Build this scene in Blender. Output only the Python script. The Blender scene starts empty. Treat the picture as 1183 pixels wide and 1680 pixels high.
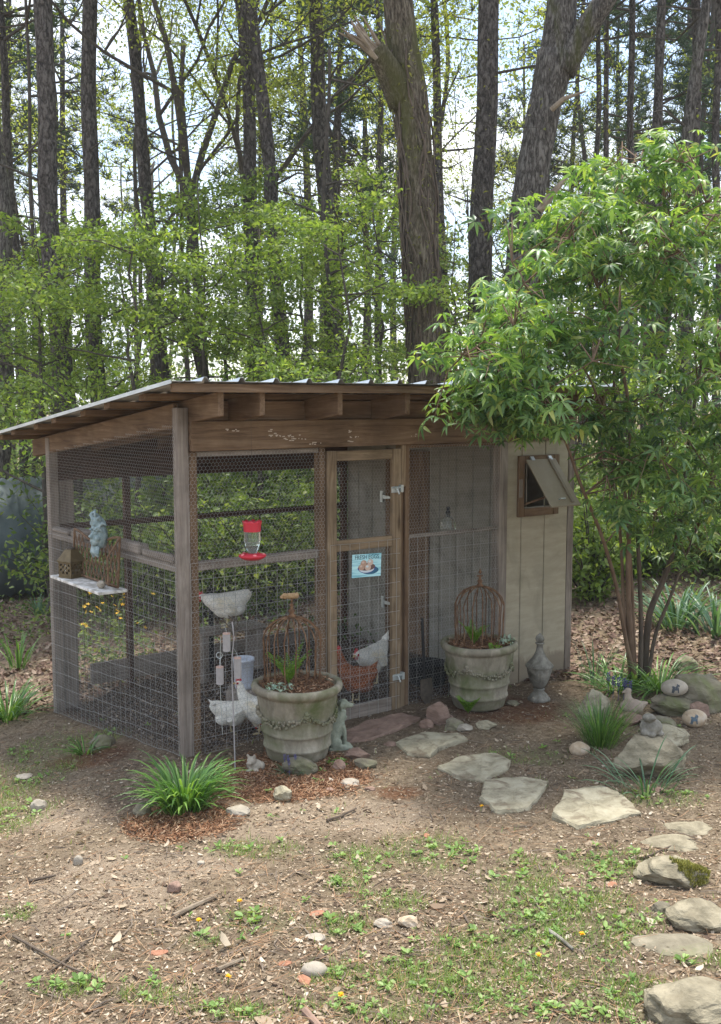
import bpy, math, random
import numpy as np
from mathutils import Vector, Matrix
R = math.radians
rng = np.random.default_rng(7)
random.seed(7)
sc = bpy.context.scene
col = sc.collection

# ---------------------------------------------------------------- camera, sky, sun, exposure
F_, CX, CY, EYE = 1700.0, 591.5, 840.0, 2.2
TH = math.atan(182 / 1700)
CT, ST = math.cos(TH), math.sin(TH)
cam_d = bpy.data.cameras.new('camera')
cam = bpy.data.objects.new('camera', cam_d)
col.objects.link(cam)
cam.location = (0, 0, EYE)
cam.rotation_euler = (math.pi / 2 - TH, 0, 0)
cam_d.sensor_fit = 'VERTICAL'
cam_d.sensor_height = 36
cam_d.lens = 36 * F_ / 1680
cam_d.clip_end = 600
sc.camera = cam

SUN_EL, SUN_AZ = 73.0, 14.0          # azimuth measured from +Y (straight ahead), positive = to the right
w = bpy.data.worlds.new('World')
sc.world = w
w.use_nodes = True
nt = w.node_tree
nt.nodes.clear()
out = nt.nodes.new('ShaderNodeOutputWorld')
bg = nt.nodes.new('ShaderNodeBackground')
bg.inputs[1].default_value = 0.15
sky = nt.nodes.new('ShaderNodeTexSky')
sky.sky_type = 'NISHITA'
sky.sun_disc = False
sky.sun_elevation = R(SUN_EL)
sky.sun_rotation = R(SUN_AZ)
sky.air_density = 1.0
sky.dust_density = 1.5
tc = nt.nodes.new('ShaderNodeTexCoord')
mp = nt.nodes.new('ShaderNodeMapping')
mp.inputs['Scale'].default_value = (1.6, 1.6, 3.2)
mp.inputs['Location'].default_value = (0.4, 0.1, 0.3)
nz = nt.nodes.new('ShaderNodeTexNoise')
nz.inputs['Scale'].default_value = 2.2
nz.inputs['Detail'].default_value = 9
nz.inputs['Roughness'].default_value = 0.55
rp = nt.nodes.new('ShaderNodeValToRGB')
rp.color_ramp.elements[0].position = 0.40
rp.color_ramp.elements[1].position = 0.57
nz2 = nt.nodes.new('ShaderNodeTexNoise')
nz2.inputs['Scale'].default_value = 5
nz2.inputs['Detail'].default_value = 6
cl = nt.nodes.new('ShaderNodeValToRGB')
cl.color_ramp.elements[0].position = 0.3
cl.color_ramp.elements[0].color = (2.9, 3.4, 4.1, 1)
cl.color_ramp.elements[1].position = 0.65
cl.color_ramp.elements[1].color = (5.7, 5.7, 5.7, 1)
mx = nt.nodes.new('ShaderNodeMix')
mx.data_type = 'RGBA'
L = nt.links.new
L(tc.outputs['Generated'], mp.inputs[0]); L(mp.outputs[0], nz.inputs[0]); L(mp.outputs[0], nz2.inputs[0])
L(nz.outputs[0], rp.inputs[0]); L(nz2.outputs[0], cl.inputs[0])
L(rp.outputs[0], mx.inputs[0]); L(sky.outputs[0], mx.inputs[6]); L(cl.outputs[0], mx.inputs[7])
L(mx.outputs[2], bg.inputs[0]); L(bg.outputs[0], out.inputs[0])

sd = bpy.data.lights.new('sun', 'SUN')
sd.energy = 3.0
sd.angle = R(10)
sd.color = (1.0, 0.95, 0.87)
sun = bpy.data.objects.new('sun', sd)
col.objects.link(sun)
sv = Vector((math.sin(R(SUN_AZ)) * math.cos(R(SUN_EL)), math.cos(R(SUN_AZ)) * math.cos(R(SUN_EL)), math.sin(R(SUN_EL))))
sun.rotation_euler = sv.to_track_quat('Z', 'Y').to_euler()
sun.location = (0, 0, 30)
sc.view_settings.view_transform = 'Standard'
sc.view_settings.look = 'None'
sc.view_settings.gamma = 1
sc.view_settings.use_curve_mapping = False
sc.view_settings.exposure = 1.27
sc.cycles.max_bounces = 6
sc.cycles.transparent_max_bounces = 8

# ---------------------------------------------------------------- measuring helpers
def ray(px, py):
    X = (px - CX) / F_; v = (py - CY) / F_
    return (X, CT - v * ST, -ST - v * CT)
def atY(px, py, Y):                    # the point seen at a pixel of the photo, Y metres ahead
    d = ray(px, py); t = Y / d[1]
    return Vector((d[0] * t, Y, EYE + d[2] * t))
def sstep(a, b, x):
    t = np.clip((x - a) / (b - a), 0, 1); return t * t * (3 - 2 * t)
def ghs(x, y):                         # large shape of the ground
    x = np.asarray(x, float); y = np.asarray(y, float)
    left = -0.185 * np.maximum(0, -(x + 1.1)) * sstep(3.6, 6.4, y)
    left = np.maximum(left, -0.62)
    near = 0.07 * np.maximum(0, 6.0 - y)
    rr = 0.05 * np.maximum(0, x - 2.6) * sstep(5, 9, y) * (1 - sstep(30, 40, x))
    return left + near + rr
def gh(x, y):
    x = np.asarray(x, float); y = np.asarray(y, float)
    b = 0.012 * np.sin(3.1 * x + 1.3 * y) * np.sin(2.3 * y - 0.7 * x) + 0.008 * np.sin(7.3 * x - 3 * y + 1) * np.sin(6.1 * y + 2 * x) \
        + 0.004 * np.sin(17 * x + 5 * y) * np.sin(19 * y - 8 * x)
    far = sstep(9, 16, y)
    return ghs(x, y) + b + far * 0.12 * np.sin(0.9 * x + 0.4 * y) * np.sin(0.7 * y)
def G(px, py):                         # the ground point seen at a pixel
    d = ray(px, py); z = 0.0
    for _ in range(12):
        t = (z - EYE) / d[2]; z = float(gh(d[0] * t, d[1] * t))
    return Vector((d[0] * t, d[1] * t, z))
def ppm(p):                            # photo pixels per metre at a point
    return F_ / (p[1] * CT - (p[2] - EYE) * ST)

AX, AY = -1.095, 6.231                 # near corner of the coop
ANG = R(37.27); CA, SA = math.cos(ANG), math.sin(ANG)
CW, CD = 3.55, 2.2                     # coop front width and depth
def W(u, v, z=0.0):                    # coop coordinates to world
    return Vector((AX + u * CA - v * SA, AY + u * SA + v * CA, z))
def UV(x, y):
    return ((x - AX) * CA + (y - AY) * SA, -(x - AX) * SA + (y - AY) * CA)
def Fp(px, py, v=0.0):                 # point at a pixel on the coop plane v = const -> (u, z)
    d = ray(px, py); k = -d[0] * SA + d[1] * CA
    t = (v - (AX * SA - AY * CA)) / k
    return (d[0] * t - AX) * CA + (d[1] * t - AY) * SA, EYE + d[2] * t
def Sp(px, py, u=0.0):
    d = ray(px, py); k = d[0] * CA + d[1] * SA
    t = (u + AX * CA + AY * SA) / k
    return -(d[0] * t - AX) * SA + (d[1] * t - AY) * CA, EYE + d[2] * t

# ---------------------------------------------------------------- materials
def mk(name):
    m = bpy.data.materials.new(name); m.use_nodes = True
    n = m.node_tree
    return m, n, n.nodes['Principled BSDF']
def ramp(n, stops):
    r = n.nodes.new('ShaderNodeValToRGB'); e = r.color_ramp.elements
    while len(e) < len(stops): e.new(0.5)
    for i, (p, c) in enumerate(stops):
        e[i].position = p; e[i].color = (c[0], c[1], c[2], 1)
    return r
def coords(n, scale, kind='Object', loc=(0, 0, 0)):
    t = n.nodes.new('ShaderNodeTexCoord'); m = n.nodes.new('ShaderNodeMapping')
    m.inputs['Scale'].default_value = scale; m.inputs['Location'].default_value = loc
    n.links.new(t.outputs[kind], m.inputs[0]); return m
def noise(n, vec, scale, detail=6, rough=0.6, dist=0.0):
    t = n.nodes.new('ShaderNodeTexNoise')
    t.inputs['Scale'].default_value = scale; t.inputs['Detail'].default_value = detail
    t.inputs['Roughness'].default_value = rough; t.inputs['Distortion'].default_value = dist
    n.links.new(vec.outputs[0], t.inputs[0]); return t
def mixc(n, fac, a, b, mode='MIX'):
    m = n.nodes.new('ShaderNodeMix'); m.data_type = 'RGBA'; m.blend_type = mode
    for s, i in ((fac, 0), (a, 6), (b, 7)):
        if isinstance(s, (float, int)): m.inputs[i].default_value = s
        elif isinstance(s, tuple): m.inputs[i].default_value = (*s, 1)
        else: n.links.new(s, m.inputs[i])
    return m.outputs[2]
def bump(n, h, strength, dist=0.01):
    b = n.nodes.new('ShaderNodeBump'); b.inputs['Strength'].default_value = strength
    b.inputs['Distance'].default_value = dist; n.links.new(h, b.inputs['Height']); return b
def island_random(n):
    g = n.nodes.new('ShaderNodeNewGeometry'); return g.outputs['Random Per Island']

def wood(name, axis, cols, rough=0.85, fine=1.0):
    m, n, p = mk(name)
    s = {'x': (0.9, 14, 14), 'y': (14, 0.9, 14), 'z': (14, 14, 0.9)}[axis]
    c = coords(n, tuple(a * fine for a in s))
    t = noise(n, c, 2.2, 10, 0.68, 1.2)
    r = ramp(n, [(0.28, cols[0]), (0.5, cols[1]), (0.72, cols[2])])
    n.links.new(t.outputs[0], r.inputs[0])
    c2 = coords(n, (1, 1, 1)); t2 = noise(n, c2, 3.1, 6, 0.6)
    r2 = ramp(n, [(0.3, (0.62, 0.6, 0.58)), (0.6, (1.05, 1.03, 1.0))])
    n.links.new(t2.outputs[0], r2.inputs[0])
    # knots
    c3 = coords(n, {'x': (1.2, 6, 6), 'y': (6, 1.2, 6), 'z': (6, 6, 1.2)}[axis], loc=(0.3, 0.7, 0.2))
    v = n.nodes.new('ShaderNodeTexVoronoi'); v.inputs['Scale'].default_value = 1.4
    n.links.new(c3.outputs[0], v.inputs[0])
    r3 = ramp(n, [(0.05, (0.35, 0.3, 0.27)), (0.13, (1, 1, 1))])
    n.links.new(v.outputs['Distance'], r3.inputs[0])
    cc = mixc(n, 1.0, r.outputs[0], r2.outputs[0], 'MULTIPLY')
    cc = mixc(n, 0.7, cc, r3.outputs[0], 'MULTIPLY')
    n.links.new(cc, p.inputs['Base Color'])
    p.inputs['Roughness'].default_value = rough
    p.inputs['Specular IOR Level'].default_value = 0.2
    n.links.new(bump(n, t.outputs[0], 0.5, 0.006).outputs[0], p.inputs['Normal'])
    return m
def speck(name, stops, scale, rough=0.8, bmp=0.4, bd=0.01, stretch=(1, 1, 1), stains=None, stain_scale=1.0, metallic=0, spec=0.3, per_object=0.0, detail=8):
    m, n, p = mk(name)
    c = coords(n, stretch); t = noise(n, c, scale, detail, 0.65, 0.3)
    r = ramp(n, stops); n.links.new(t.outputs[0], r.inputs[0]); o = r.outputs[0]
    if stains:
        c2 = coords(n, (1, 1, 1), loc=(3, 1, 7)); t2 = noise(n, c2, stain_scale, 5, 0.6, 0.6)
        r2 = ramp(n, [(stains[1], (0, 0, 0)), (stains[2], (1, 1, 1))]); n.links.new(t2.outputs[0], r2.inputs[0])
        o = mixc(n, r2.outputs[0], o, stains[0])
    if per_object:
        oi = n.nodes.new('ShaderNodeObjectInfo'); r3 = ramp(n, [(0, (1 - per_object,) * 3), (1, (1 + per_object, 1 + per_object * .9, 1 + per_object * .8))])
        n.links.new(oi.outputs['Random'], r3.inputs[0]); o = mixc(n, 1.0, o, r3.outputs[0], 'MULTIPLY')
    n.links.new(o, p.inputs['Base Color'])
    p.inputs['Roughness'].default_value = rough; p.inputs['Metallic'].default_value = metallic
    p.inputs['Specular IOR Level'].default_value = spec
    if bmp: n.links.new(bump(n, t.outputs[0], bmp, bd).outputs[0], p.inputs['Normal'])
    return m
def leaf(name, stops, trans=0.4, rough=0.5, spec=0.3, clump=0.0):
    m, n, p = mk(name)
    r = ramp(n, stops); n.links.new(island_random(n), r.inputs[0]); o = r.outputs[0]
    if clump:
        c = coords(n, (1, 1, 1)); t = noise(n, c, clump, 3, 0.6)
        r2 = ramp(n, [(0.35, (0.62, 0.66, 0.6)), (0.62, (1.25, 1.22, 1.1))]); n.links.new(t.outputs[0], r2.inputs[0])
        o = mixc(n, 1.0, o, r2.outputs[0], 'MULTIPLY')
    n.links.new(o, p.inputs['Base Color']); p.inputs['Roughness'].default_value = rough
    p.inputs['Specular IOR Level'].default_value = spec
    if trans:
        tr = n.nodes.new('ShaderNodeBsdfTranslucent'); mxs = n.nodes.new('ShaderNodeMixShader')
        tcx = mixc(n, 1.0, o, (1.5, 1.5, 0.6), 'MULTIPLY')
        n.links.new(tcx, tr.inputs[0]); mxs.inputs[0].default_value = trans
        n.links.new(p.outputs[0], mxs.inputs[1]); n.links.new(tr.outputs[0], mxs.inputs[2])
        n.links.new(mxs.outputs[0], n.nodes['Material Output'].inputs[0])
    return m
def plain(name, c, rough=0.6, metallic=0, spec=0.4):
    m, n, p = mk(name); p.inputs['Base Color'].default_value = (*c, 1)
    p.inputs['Roughness'].default_value = rough; p.inputs['Metallic'].default_value = metallic
    p.inputs['Specular IOR Level'].default_value = spec; return m

M = {}
for ax in 'xyz':
    M['beam' + ax] = wood('weathered_brown_wood_' + ax, ax, [(0.085, 0.052, 0.032), (0.18, 0.118, 0.072), (0.265, 0.19, 0.128)])
    M['grey' + ax] = wood('grey_weathered_wood_' + ax, ax, [(0.13, 0.105, 0.088), (0.25, 0.215, 0.185), (0.36, 0.32, 0.28)])
    M['door' + ax] = wood('yellow_brown_wood_' + ax, ax, [(0.12, 0.085, 0.052), (0.245, 0.18, 0.115), (0.35, 0.28, 0.195)])
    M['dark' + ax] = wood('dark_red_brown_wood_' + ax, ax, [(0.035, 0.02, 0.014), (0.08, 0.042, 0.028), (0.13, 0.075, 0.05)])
M['siding'] = speck('tan_painted_siding', [(0.3, (0.31, 0.27, 0.195)), (0.7, (0.42, 0.37, 0.275))], 3.5, 0.7, 0.35, 0.004, (1, 1, 5), ((0.25, 0.225, 0.165), 0.5, 0.72), 3.0)
n_ = M['siding'].node_tree; p_ = n_.nodes['Principled BSDF']; o_ = p_.inputs['Base Color'].links[0].from_socket
c_ = coords(n_, (1, 1, 1)); sx_ = n_.nodes.new('ShaderNodeSeparateXYZ'); n_.links.new(c_.outputs[0], sx_.inputs[0]); t_ = noise(n_, coords(n_, (9, 9, 3)), 2.0, 6, .7)
ma_ = n_.nodes.new('ShaderNodeMath'); ma_.operation = 'MULTIPLY_ADD'; ma_.inputs[1].default_value = -.3; n_.links.new(t_.outputs[0], ma_.inputs[0]); n_.links.new(sx_.outputs[2], ma_.inputs[2])
rr_ = ramp(n_, [(0.0, (.75, .75, .75)), (0.05, (0, 0, 0))]); n_.links.new(ma_.outputs[0], rr_.inputs[0])
n_.links.new(mixc(n_, rr_.outputs[0], o_, (.22, .175, .125)), p_.inputs['Base Color'])
M['siding_in'] = speck('grey_shade_darkened_siding', [(0.3, (0.20, 0.185, 0.15)), (0.7, (0.30, 0.28, 0.235))], 4, 0.85, 0.3, 0.004, (1, 1, 5), ((0.10, 0.09, 0.07), 0.5, 0.75), 2.5)  # inner walls: the shade in the run is darkened into the siding colour
M['lattice'] = speck('light_rust_brown_iron', [(.3, (.09, .05, .03)), (.7, (.25, .16, .095))], 30, .85, .4)
M['metalroof'] = speck('galvanised_roof_metal', [(0.3, (0.42, 0.45, 0.46)), (0.7, (0.62, 0.65, 0.66))], 6, 0.38, 0, metallic=0.75)
M['wire'] = plain('galvanised_wire', (0.40, 0.395, 0.375), 0.5, 0.4)
M['galv'] = speck('galvanised_hardware', [(0.3, (0.4, 0.43, 0.42)), (0.7, (0.62, 0.66, 0.65))], 40, 0.4, 0.1, metallic=0.6)
M['rust'] = speck('rusty_iron', [(0.3, (0.06, 0.032, 0.018)), (0.5, (0.15, 0.08, 0.042)), (0.75, (0.29, 0.18, 0.10))], 28, 0.85, 0.5, 0.003, metallic=0.1)
M['darkiron'] = speck('dark_aged_iron', [(0.3, (0.055, 0.045, 0.036)), (0.7, (0.14, 0.115, 0.09))], 30, 0.7, 0.2, metallic=0.3)
M['bronze'] = speck('brown_bronze_patina', [(0.3, (0.10, 0.075, 0.04)), (0.7, (0.20, 0.15, 0.08))], 18, 0.6, 0.3, 0.003, metallic=0.3)
M['concrete'] = speck('mossy_cast_stone', [(0.25, (0.13, 0.112, 0.08)), (0.5, (0.255, 0.225, 0.168)), (0.75, (0.40, 0.36, 0.28))], 14, 0.9, 0.5, 0.006, (1, 1, 0.45), ((0.10, 0.115, 0.045), 0.4, 0.66), 4.2)
M['statue'] = speck('grey_green_cast_stone', [(0.3, (0.16, 0.18, 0.13)), (0.7, (0.34, 0.36, 0.28))], 22, 0.9, 0.6, 0.006)
M['urn'] = speck('grey_weathered_stone', [(0.3, (0.10, 0.09, 0.072)), (0.55, (0.225, 0.21, 0.175)), (0.75, (0.36, 0.345, 0.30))], 16, 0.9, 0.5, 0.005, stains=((0.08, 0.075, 0.06), 0.52, 0.72), stain_scale=7)
M['mask'] = speck('verdigris_cast_mask', [(0.3, (0.12, 0.17, 0.175)), (0.55, (0.27, 0.345, 0.35)), (0.75, (0.46, 0.53, 0.53))], 26, 0.8, 0.5, 0.004)
M['flag'] = speck('pale_flagstone', [(0.25, (0.15, 0.128, 0.085)), (0.45, (0.30, 0.268, 0.185)), (0.58, (0.37, 0.335, 0.24)), (0.75, (0.44, 0.40, 0.30))], 9, 0.92, 1.0, 0.02, (1, 1, 2), ((0.17, 0.135, 0.09), 0.52, 0.66), 9, per_object=0.08)
M['rock'] = speck('grey_brown_fieldstone', [(0.25, (0.09, 0.078, 0.055)), (0.5, (0.18, 0.16, 0.115)), (0.75, (0.29, 0.255, 0.19))], 9, 0.95, 0.8, 0.012, (1, 1, 2.4), ((0.14, 0.15, 0.07), 0.5, 0.68), 4, per_object=0.15)
M['redrock'] = speck('red_brown_stone', [(0.3, (0.15, 0.095, 0.07)), (0.7, (0.32, 0.22, 0.17))], 12, 0.95, 0.7, 0.01, (1, 1, 3), per_object=0.1)
M['palerock'] = speck('pale_pebble_stone', [(0.3, (0.24, 0.21, 0.165)), (0.7, (0.43, 0.385, 0.315))], 12, 0.9, 0.5, 0.006, per_object=0.1)
M['tanrock'] = speck('tan_round_stone', [(0.25, (0.30, 0.21, 0.13)), (0.5, (0.46, 0.36, 0.25)), (0.75, (0.60, 0.54, 0.45))], 14, 0.85, 0.5, 0.004, stains=((0.2, 0.14, 0.09), 0.6, 0.75), stain_scale=22)
M['mossrock'] = speck('moss_covered_stone', [(0.3, (0.15, 0.128, 0.085)), (0.5, (0.24, 0.21, 0.145)), (0.7, (0.33, 0.29, 0.205))], 11, 0.95, 1.0, 0.015, (1, 1, 2.5), ((0.12, 0.105, 0.07), 0.55, 0.68), 8)
M['moss'] = leaf('olive_moss', [(0, (0.12, 0.12, 0.025)), (0.5, (0.20, 0.195, 0.04)), (1, (0.32, 0.30, 0.08))], 0.1, 0.9)
M['straw'] = leaf('pine_straw_mulch', [(0, (0.09, 0.04, 0.02)), (0.45, (0.22, 0.105, 0.052)), (0.8, (0.33, 0.19, 0.105)), (1, (0.44, 0.31, 0.2))], 0, 0.9)
M['soil'] = speck('potting_soil', [(0.3, (0.05, 0.03, 0.018)), (0.7, (0.17, 0.085, 0.045))], 30, 1, 0.8, 0.01)
M['white_f'] = speck('cream_white_feathers', [(0.3, (0.70, 0.67, 0.58)), (0.5, (0.84, 0.81, 0.73)), (0.7, (0.92, 0.90, 0.84))], 16, 0.85, 0.35, 0.006, (0.5, 1, 1.3), ((0.74, 0.64, 0.44), 0.55, 0.75), 5)
M['brown_f'] = speck('red_brown_feathers', [(0.3, (0.10, 0.03, 0.012)), (0.7, (0.33, 0.11, 0.04))], 22, 0.7, 0.6, 0.01, (0.5, 1, 1.3))
M['black_f'] = speck('black_feathers', [(0.3, (0.008, 0.008, 0.01)), (0.7, (0.03, 0.03, 0.035))], 22, 0.6, 0.5, 0.01)
M['comb'] = speck('red_comb_skin', [(0.3, (0.42, 0.02, 0.03)), (0.7, (0.62, 0.06, 0.06))], 30, 0.6, 0.4, 0.003)
M['beak'] = plain('horn_yellow_beak', (0.55, 0.38, 0.16), 0.5)
M['shank'] = plain('pale_yellow_shank', (0.52, 0.42, 0.24), 0.6)
M['eye'] = plain('dark_eye', (0.02, 0.01, 0.008), 0.2)
M['black'] = plain('black_plastic', (0.012, 0.012, 0.013), 0.5)
M['void'] = plain('hen_house_shade_black', (0.03, 0.025, 0.02), 0.95)  # near black stands for the shade inside the hen house
M['whitepaint'] = speck('peeling_white_paint', [(0.42, (0.42, 0.39, 0.34)), (0.55, (0.75, 0.73, 0.69))], 13, 0.75, 0.4, 0.003)
M['whiteplastic'] = plain('white_plastic', (0.62, 0.66, 0.74), 0.45)
M['redplastic'] = plain('red_translucent_plastic', (0.52, 0.03, 0.05), 0.35)
M['greytube'] = speck('grey_weathered_pipe', [(0.3, (0.27, 0.25, 0.24)), (0.7, (0.38, 0.36, 0.35))], 12, 0.7, 0.2)
M['cyl_top'] = plain('pinkish_wood_plug', (0.45, 0.3, 0.24), 0.8)
m, n, p = mk('clear_bottle_glass')
p.inputs['Base Color'].default_value = (0.9, 0.96, 0.93, 1); p.inputs['Roughness'].default_value = 0.05
p.inputs['Transmission Weight'].default_value = 0.95; p.inputs['IOR'].default_value = 1.25
M['glass'] = m
M['litter'] = leaf('dry_leaf_litter', [(0, (0.08, 0.052, 0.035)), (0.35, (0.19, 0.135, 0.09)), (0.7, (0.34, 0.265, 0.185)), (0.93, (0.44, 0.36, 0.265)), (1, (0.54, 0.47, 0.37))], 0.08, 0.9)
M['needle'] = leaf('fallen_pine_needles', [(0, (0.25, 0.13, 0.065)), (0.5, (0.38, 0.22, 0.12)), (1, (0.5, 0.36, 0.22))], 0, 0.9)
M['twig'] = leaf('dry_twigs', [(0, (0.09, 0.07, 0.055)), (1, (0.25, 0.2, 0.155))], 0, 0.95)
M['grass'] = leaf('lawn_grass', [(0, (0.10, 0.17, 0.04)), (0.5, (0.18, 0.27, 0.07)), (1, (0.30, 0.36, 0.13))], 0.35, 0.5)
M['weed'] = leaf('broadleaf_weeds', [(0, (0.12, 0.21, 0.055)), (0.6, (0.21, 0.33, 0.09)), (1, (0.33, 0.44, 0.16))], 0.35, 0.5)
M['lily'] = leaf('strap_leaves', [(0, (0.05, 0.12, 0.025)), (0.6, (0.10, 0.22, 0.045)), (1, (0.22, 0.36, 0.08))], 0.35, 0.35, 0.5)
M['iris'] = leaf('bluish_strap_leaves', [(0, (0.04, 0.10, 0.05)), (0.6, (0.09, 0.18, 0.09)), (1, (0.2, 0.3, 0.18))], 0.3, 0.4, 0.5)
M['fern'] = leaf('fern_green', [(0, (0.08, 0.17, 0.02)), (1, (0.2, 0.34, 0.05))], 0.4, 0.5)
M['silverleaf'] = leaf('silvery_green_leaves', [(0, (0.2, 0.3, 0.22)), (1, (0.45, 0.52, 0.42))], 0.2, 0.6)
M['shrub'] = leaf('shrub_green', [(0, (0.05, 0.115, 0.045)), (0.4, (0.105, 0.20, 0.072)), (0.75, (0.175, 0.29, 0.10)), (0.94, (0.28, 0.39, 0.14)), (1, (0.38, 0.38, 0.14))], 0.36, 0.4, 0.5, clump=1.3)
M['shrubtip'] = leaf('young_shrub_leaves', [(0, (0.16, 0.28, 0.06)), (1, (0.28, 0.38, 0.11))], 0.45, 0.42)
M['dogwood'] = leaf('dogwood_green', [(0, (0.085, 0.14, 0.035)), (0.5, (0.155, 0.235, 0.06)), (1, (0.26, 0.33, 0.10))], 0.45, 0.5, clump=0.8)
M['spring'] = leaf('spring_yellow_green', [(0, (0.13, 0.175, 0.045)), (0.5, (0.22, 0.27, 0.075)), (1, (0.33, 0.36, 0.12))], 0.5, 0.5, clump=0.6)
M['under'] = leaf('undergrowth_green', [(0, (0.06, 0.105, 0.035)), (0.5, (0.13, 0.195, 0.062)), (1, (0.26, 0.31, 0.12))], 0.4, 0.55, clump=0.9)
M['pineneedle'] = leaf('pine_needles', [(0, (0.02, 0.042, 0.022)), (0.6, (0.04, 0.075, 0.035)), (1, (0.075, 0.11, 0.05))], 0.15, 0.6)
M['olive'] = leaf('olive_leaves', [(0, (0.10, 0.11, 0.03)), (1, (0.21, 0.21, 0.07))], 0.4, 0.5)
M['yellow'] = leaf('yellow_petals', [(0, (0.75, 0.42, 0.02)), (1, (0.85, 0.6, 0.05))], 0.3, 0.6)
M['purple'] = leaf('purple_petals', [(0, (0.09, 0.08, 0.2)), (1, (0.16, 0.15, 0.34))], 0.3, 0.6)
def barkmat(name, stops, sc_=7, stretch=(1, 1, 0.22), stains=None, bd=0.03):
    m, n, p = mk(name)
    c = coords(n, stretch); v = n.nodes.new('ShaderNodeTexVoronoi'); v.feature = 'DISTANCE_TO_EDGE'
    v.inputs['Scale'].default_value = sc_
    t0 = noise(n, c, sc_ * 0.8, 5, 0.6); mm = mixc(n, 0.25, c.outputs[0], t0.outputs['Color'], 'ADD')
    n.links.new(mm, v.inputs[0])
    t = noise(n, c, sc_ * 2.2, 8, 0.7)
    ad = n.nodes.new('ShaderNodeMath'); ad.operation = 'MULTIPLY_ADD'; ad.inputs[1].default_value = 1.1
    n.links.new(v.outputs['Distance'], ad.inputs[0]); n.links.new(t.outputs[0], ad.inputs[2])
    r = ramp(n, stops); n.links.new(ad.outputs[0], r.inputs[0]); o = r.outputs[0]
    if stains:
        c2 = coords(n, (1, 1, 0.5), loc=(3, 1, 7)); t2 = noise(n, c2, 1.4, 6, 0.65, 0.5)
        r2 = ramp(n, [(stains[1], (0, 0, 0)), (stains[2], (1, 1, 1))]); n.links.new(t2.outputs[0], r2.inputs[0])
        o = mixc(n, r2.outputs[0], o, stains[0])
    n.links.new(o, p.inputs['Base Color']); p.inputs['Roughness'].default_value = 0.95
    p.inputs['Specular IOR Level'].default_value = 0.15
    n.links.new(bump(n, ad.outputs[0], 0.9, bd).outputs[0], p.inputs['Normal'])
    return m
M['pine'] = barkmat('pine_bark', [(0.38, (0.02, 0.017, 0.015)), (0.55, (0.065, 0.056, 0.049)), (0.85, (0.16, 0.142, 0.127))], 13, (1, 1, 0.42), bd=0.05)
M['oak'] = barkmat('oak_bark', [(0.38, (0.02, 0.018, 0.015)), (0.56, (0.075, 0.066, 0.057)), (0.85, (0.19, 0.175, 0.155))], 16, (1, 1, 0.24), ((0.07, 0.075, 0.018), 0.56, 0.68))
M['oldoak'] = barkmat('vine_covered_bark', [(0.38, (0.022, 0.018, 0.012)), (0.56, (0.085, 0.068, 0.048)), (0.85, (0.20, 0.17, 0.125))], 17, (1, 1, 0.2), ((0.085, 0.085, 0.03), 0.5, 0.66))
M['branch'] = speck('dark_branch_bark', [(0.3, (0.035, 0.03, 0.024)), (0.7, (0.10, 0.085, 0.068))], 15, 0.95, 0.3)
M['stem'] = speck('brown_shrub_stem', [(0.3, (0.10, 0.06, 0.038)), (0.7, (0.22, 0.15, 0.10))], 12, 0.85, 0.3, stretch=(1, 1, 0.3))
M['stem_grey'] = speck('grey_brown_shrub_stem', [(0.3, (0.05, 0.038, 0.028)), (0.7, (0.15, 0.115, 0.085))], 12, 0.9, 0.4, stretch=(1, 1, 0.3))
M['snag'] = speck('splintered_bare_wood', [(0.3, (0.12, 0.09, 0.06)), (0.7, (0.34, 0.28, 0.21))], 8, 0.9, 0.6, 0.02, (1, 1, 1))
M['tank'] = speck('grey_green_corrugated_metal', [(0.3, (0.07, 0.09, 0.09)), (0.7, (0.15, 0.18, 0.18))], 2, 0.5, 0, metallic=0.4)

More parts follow.
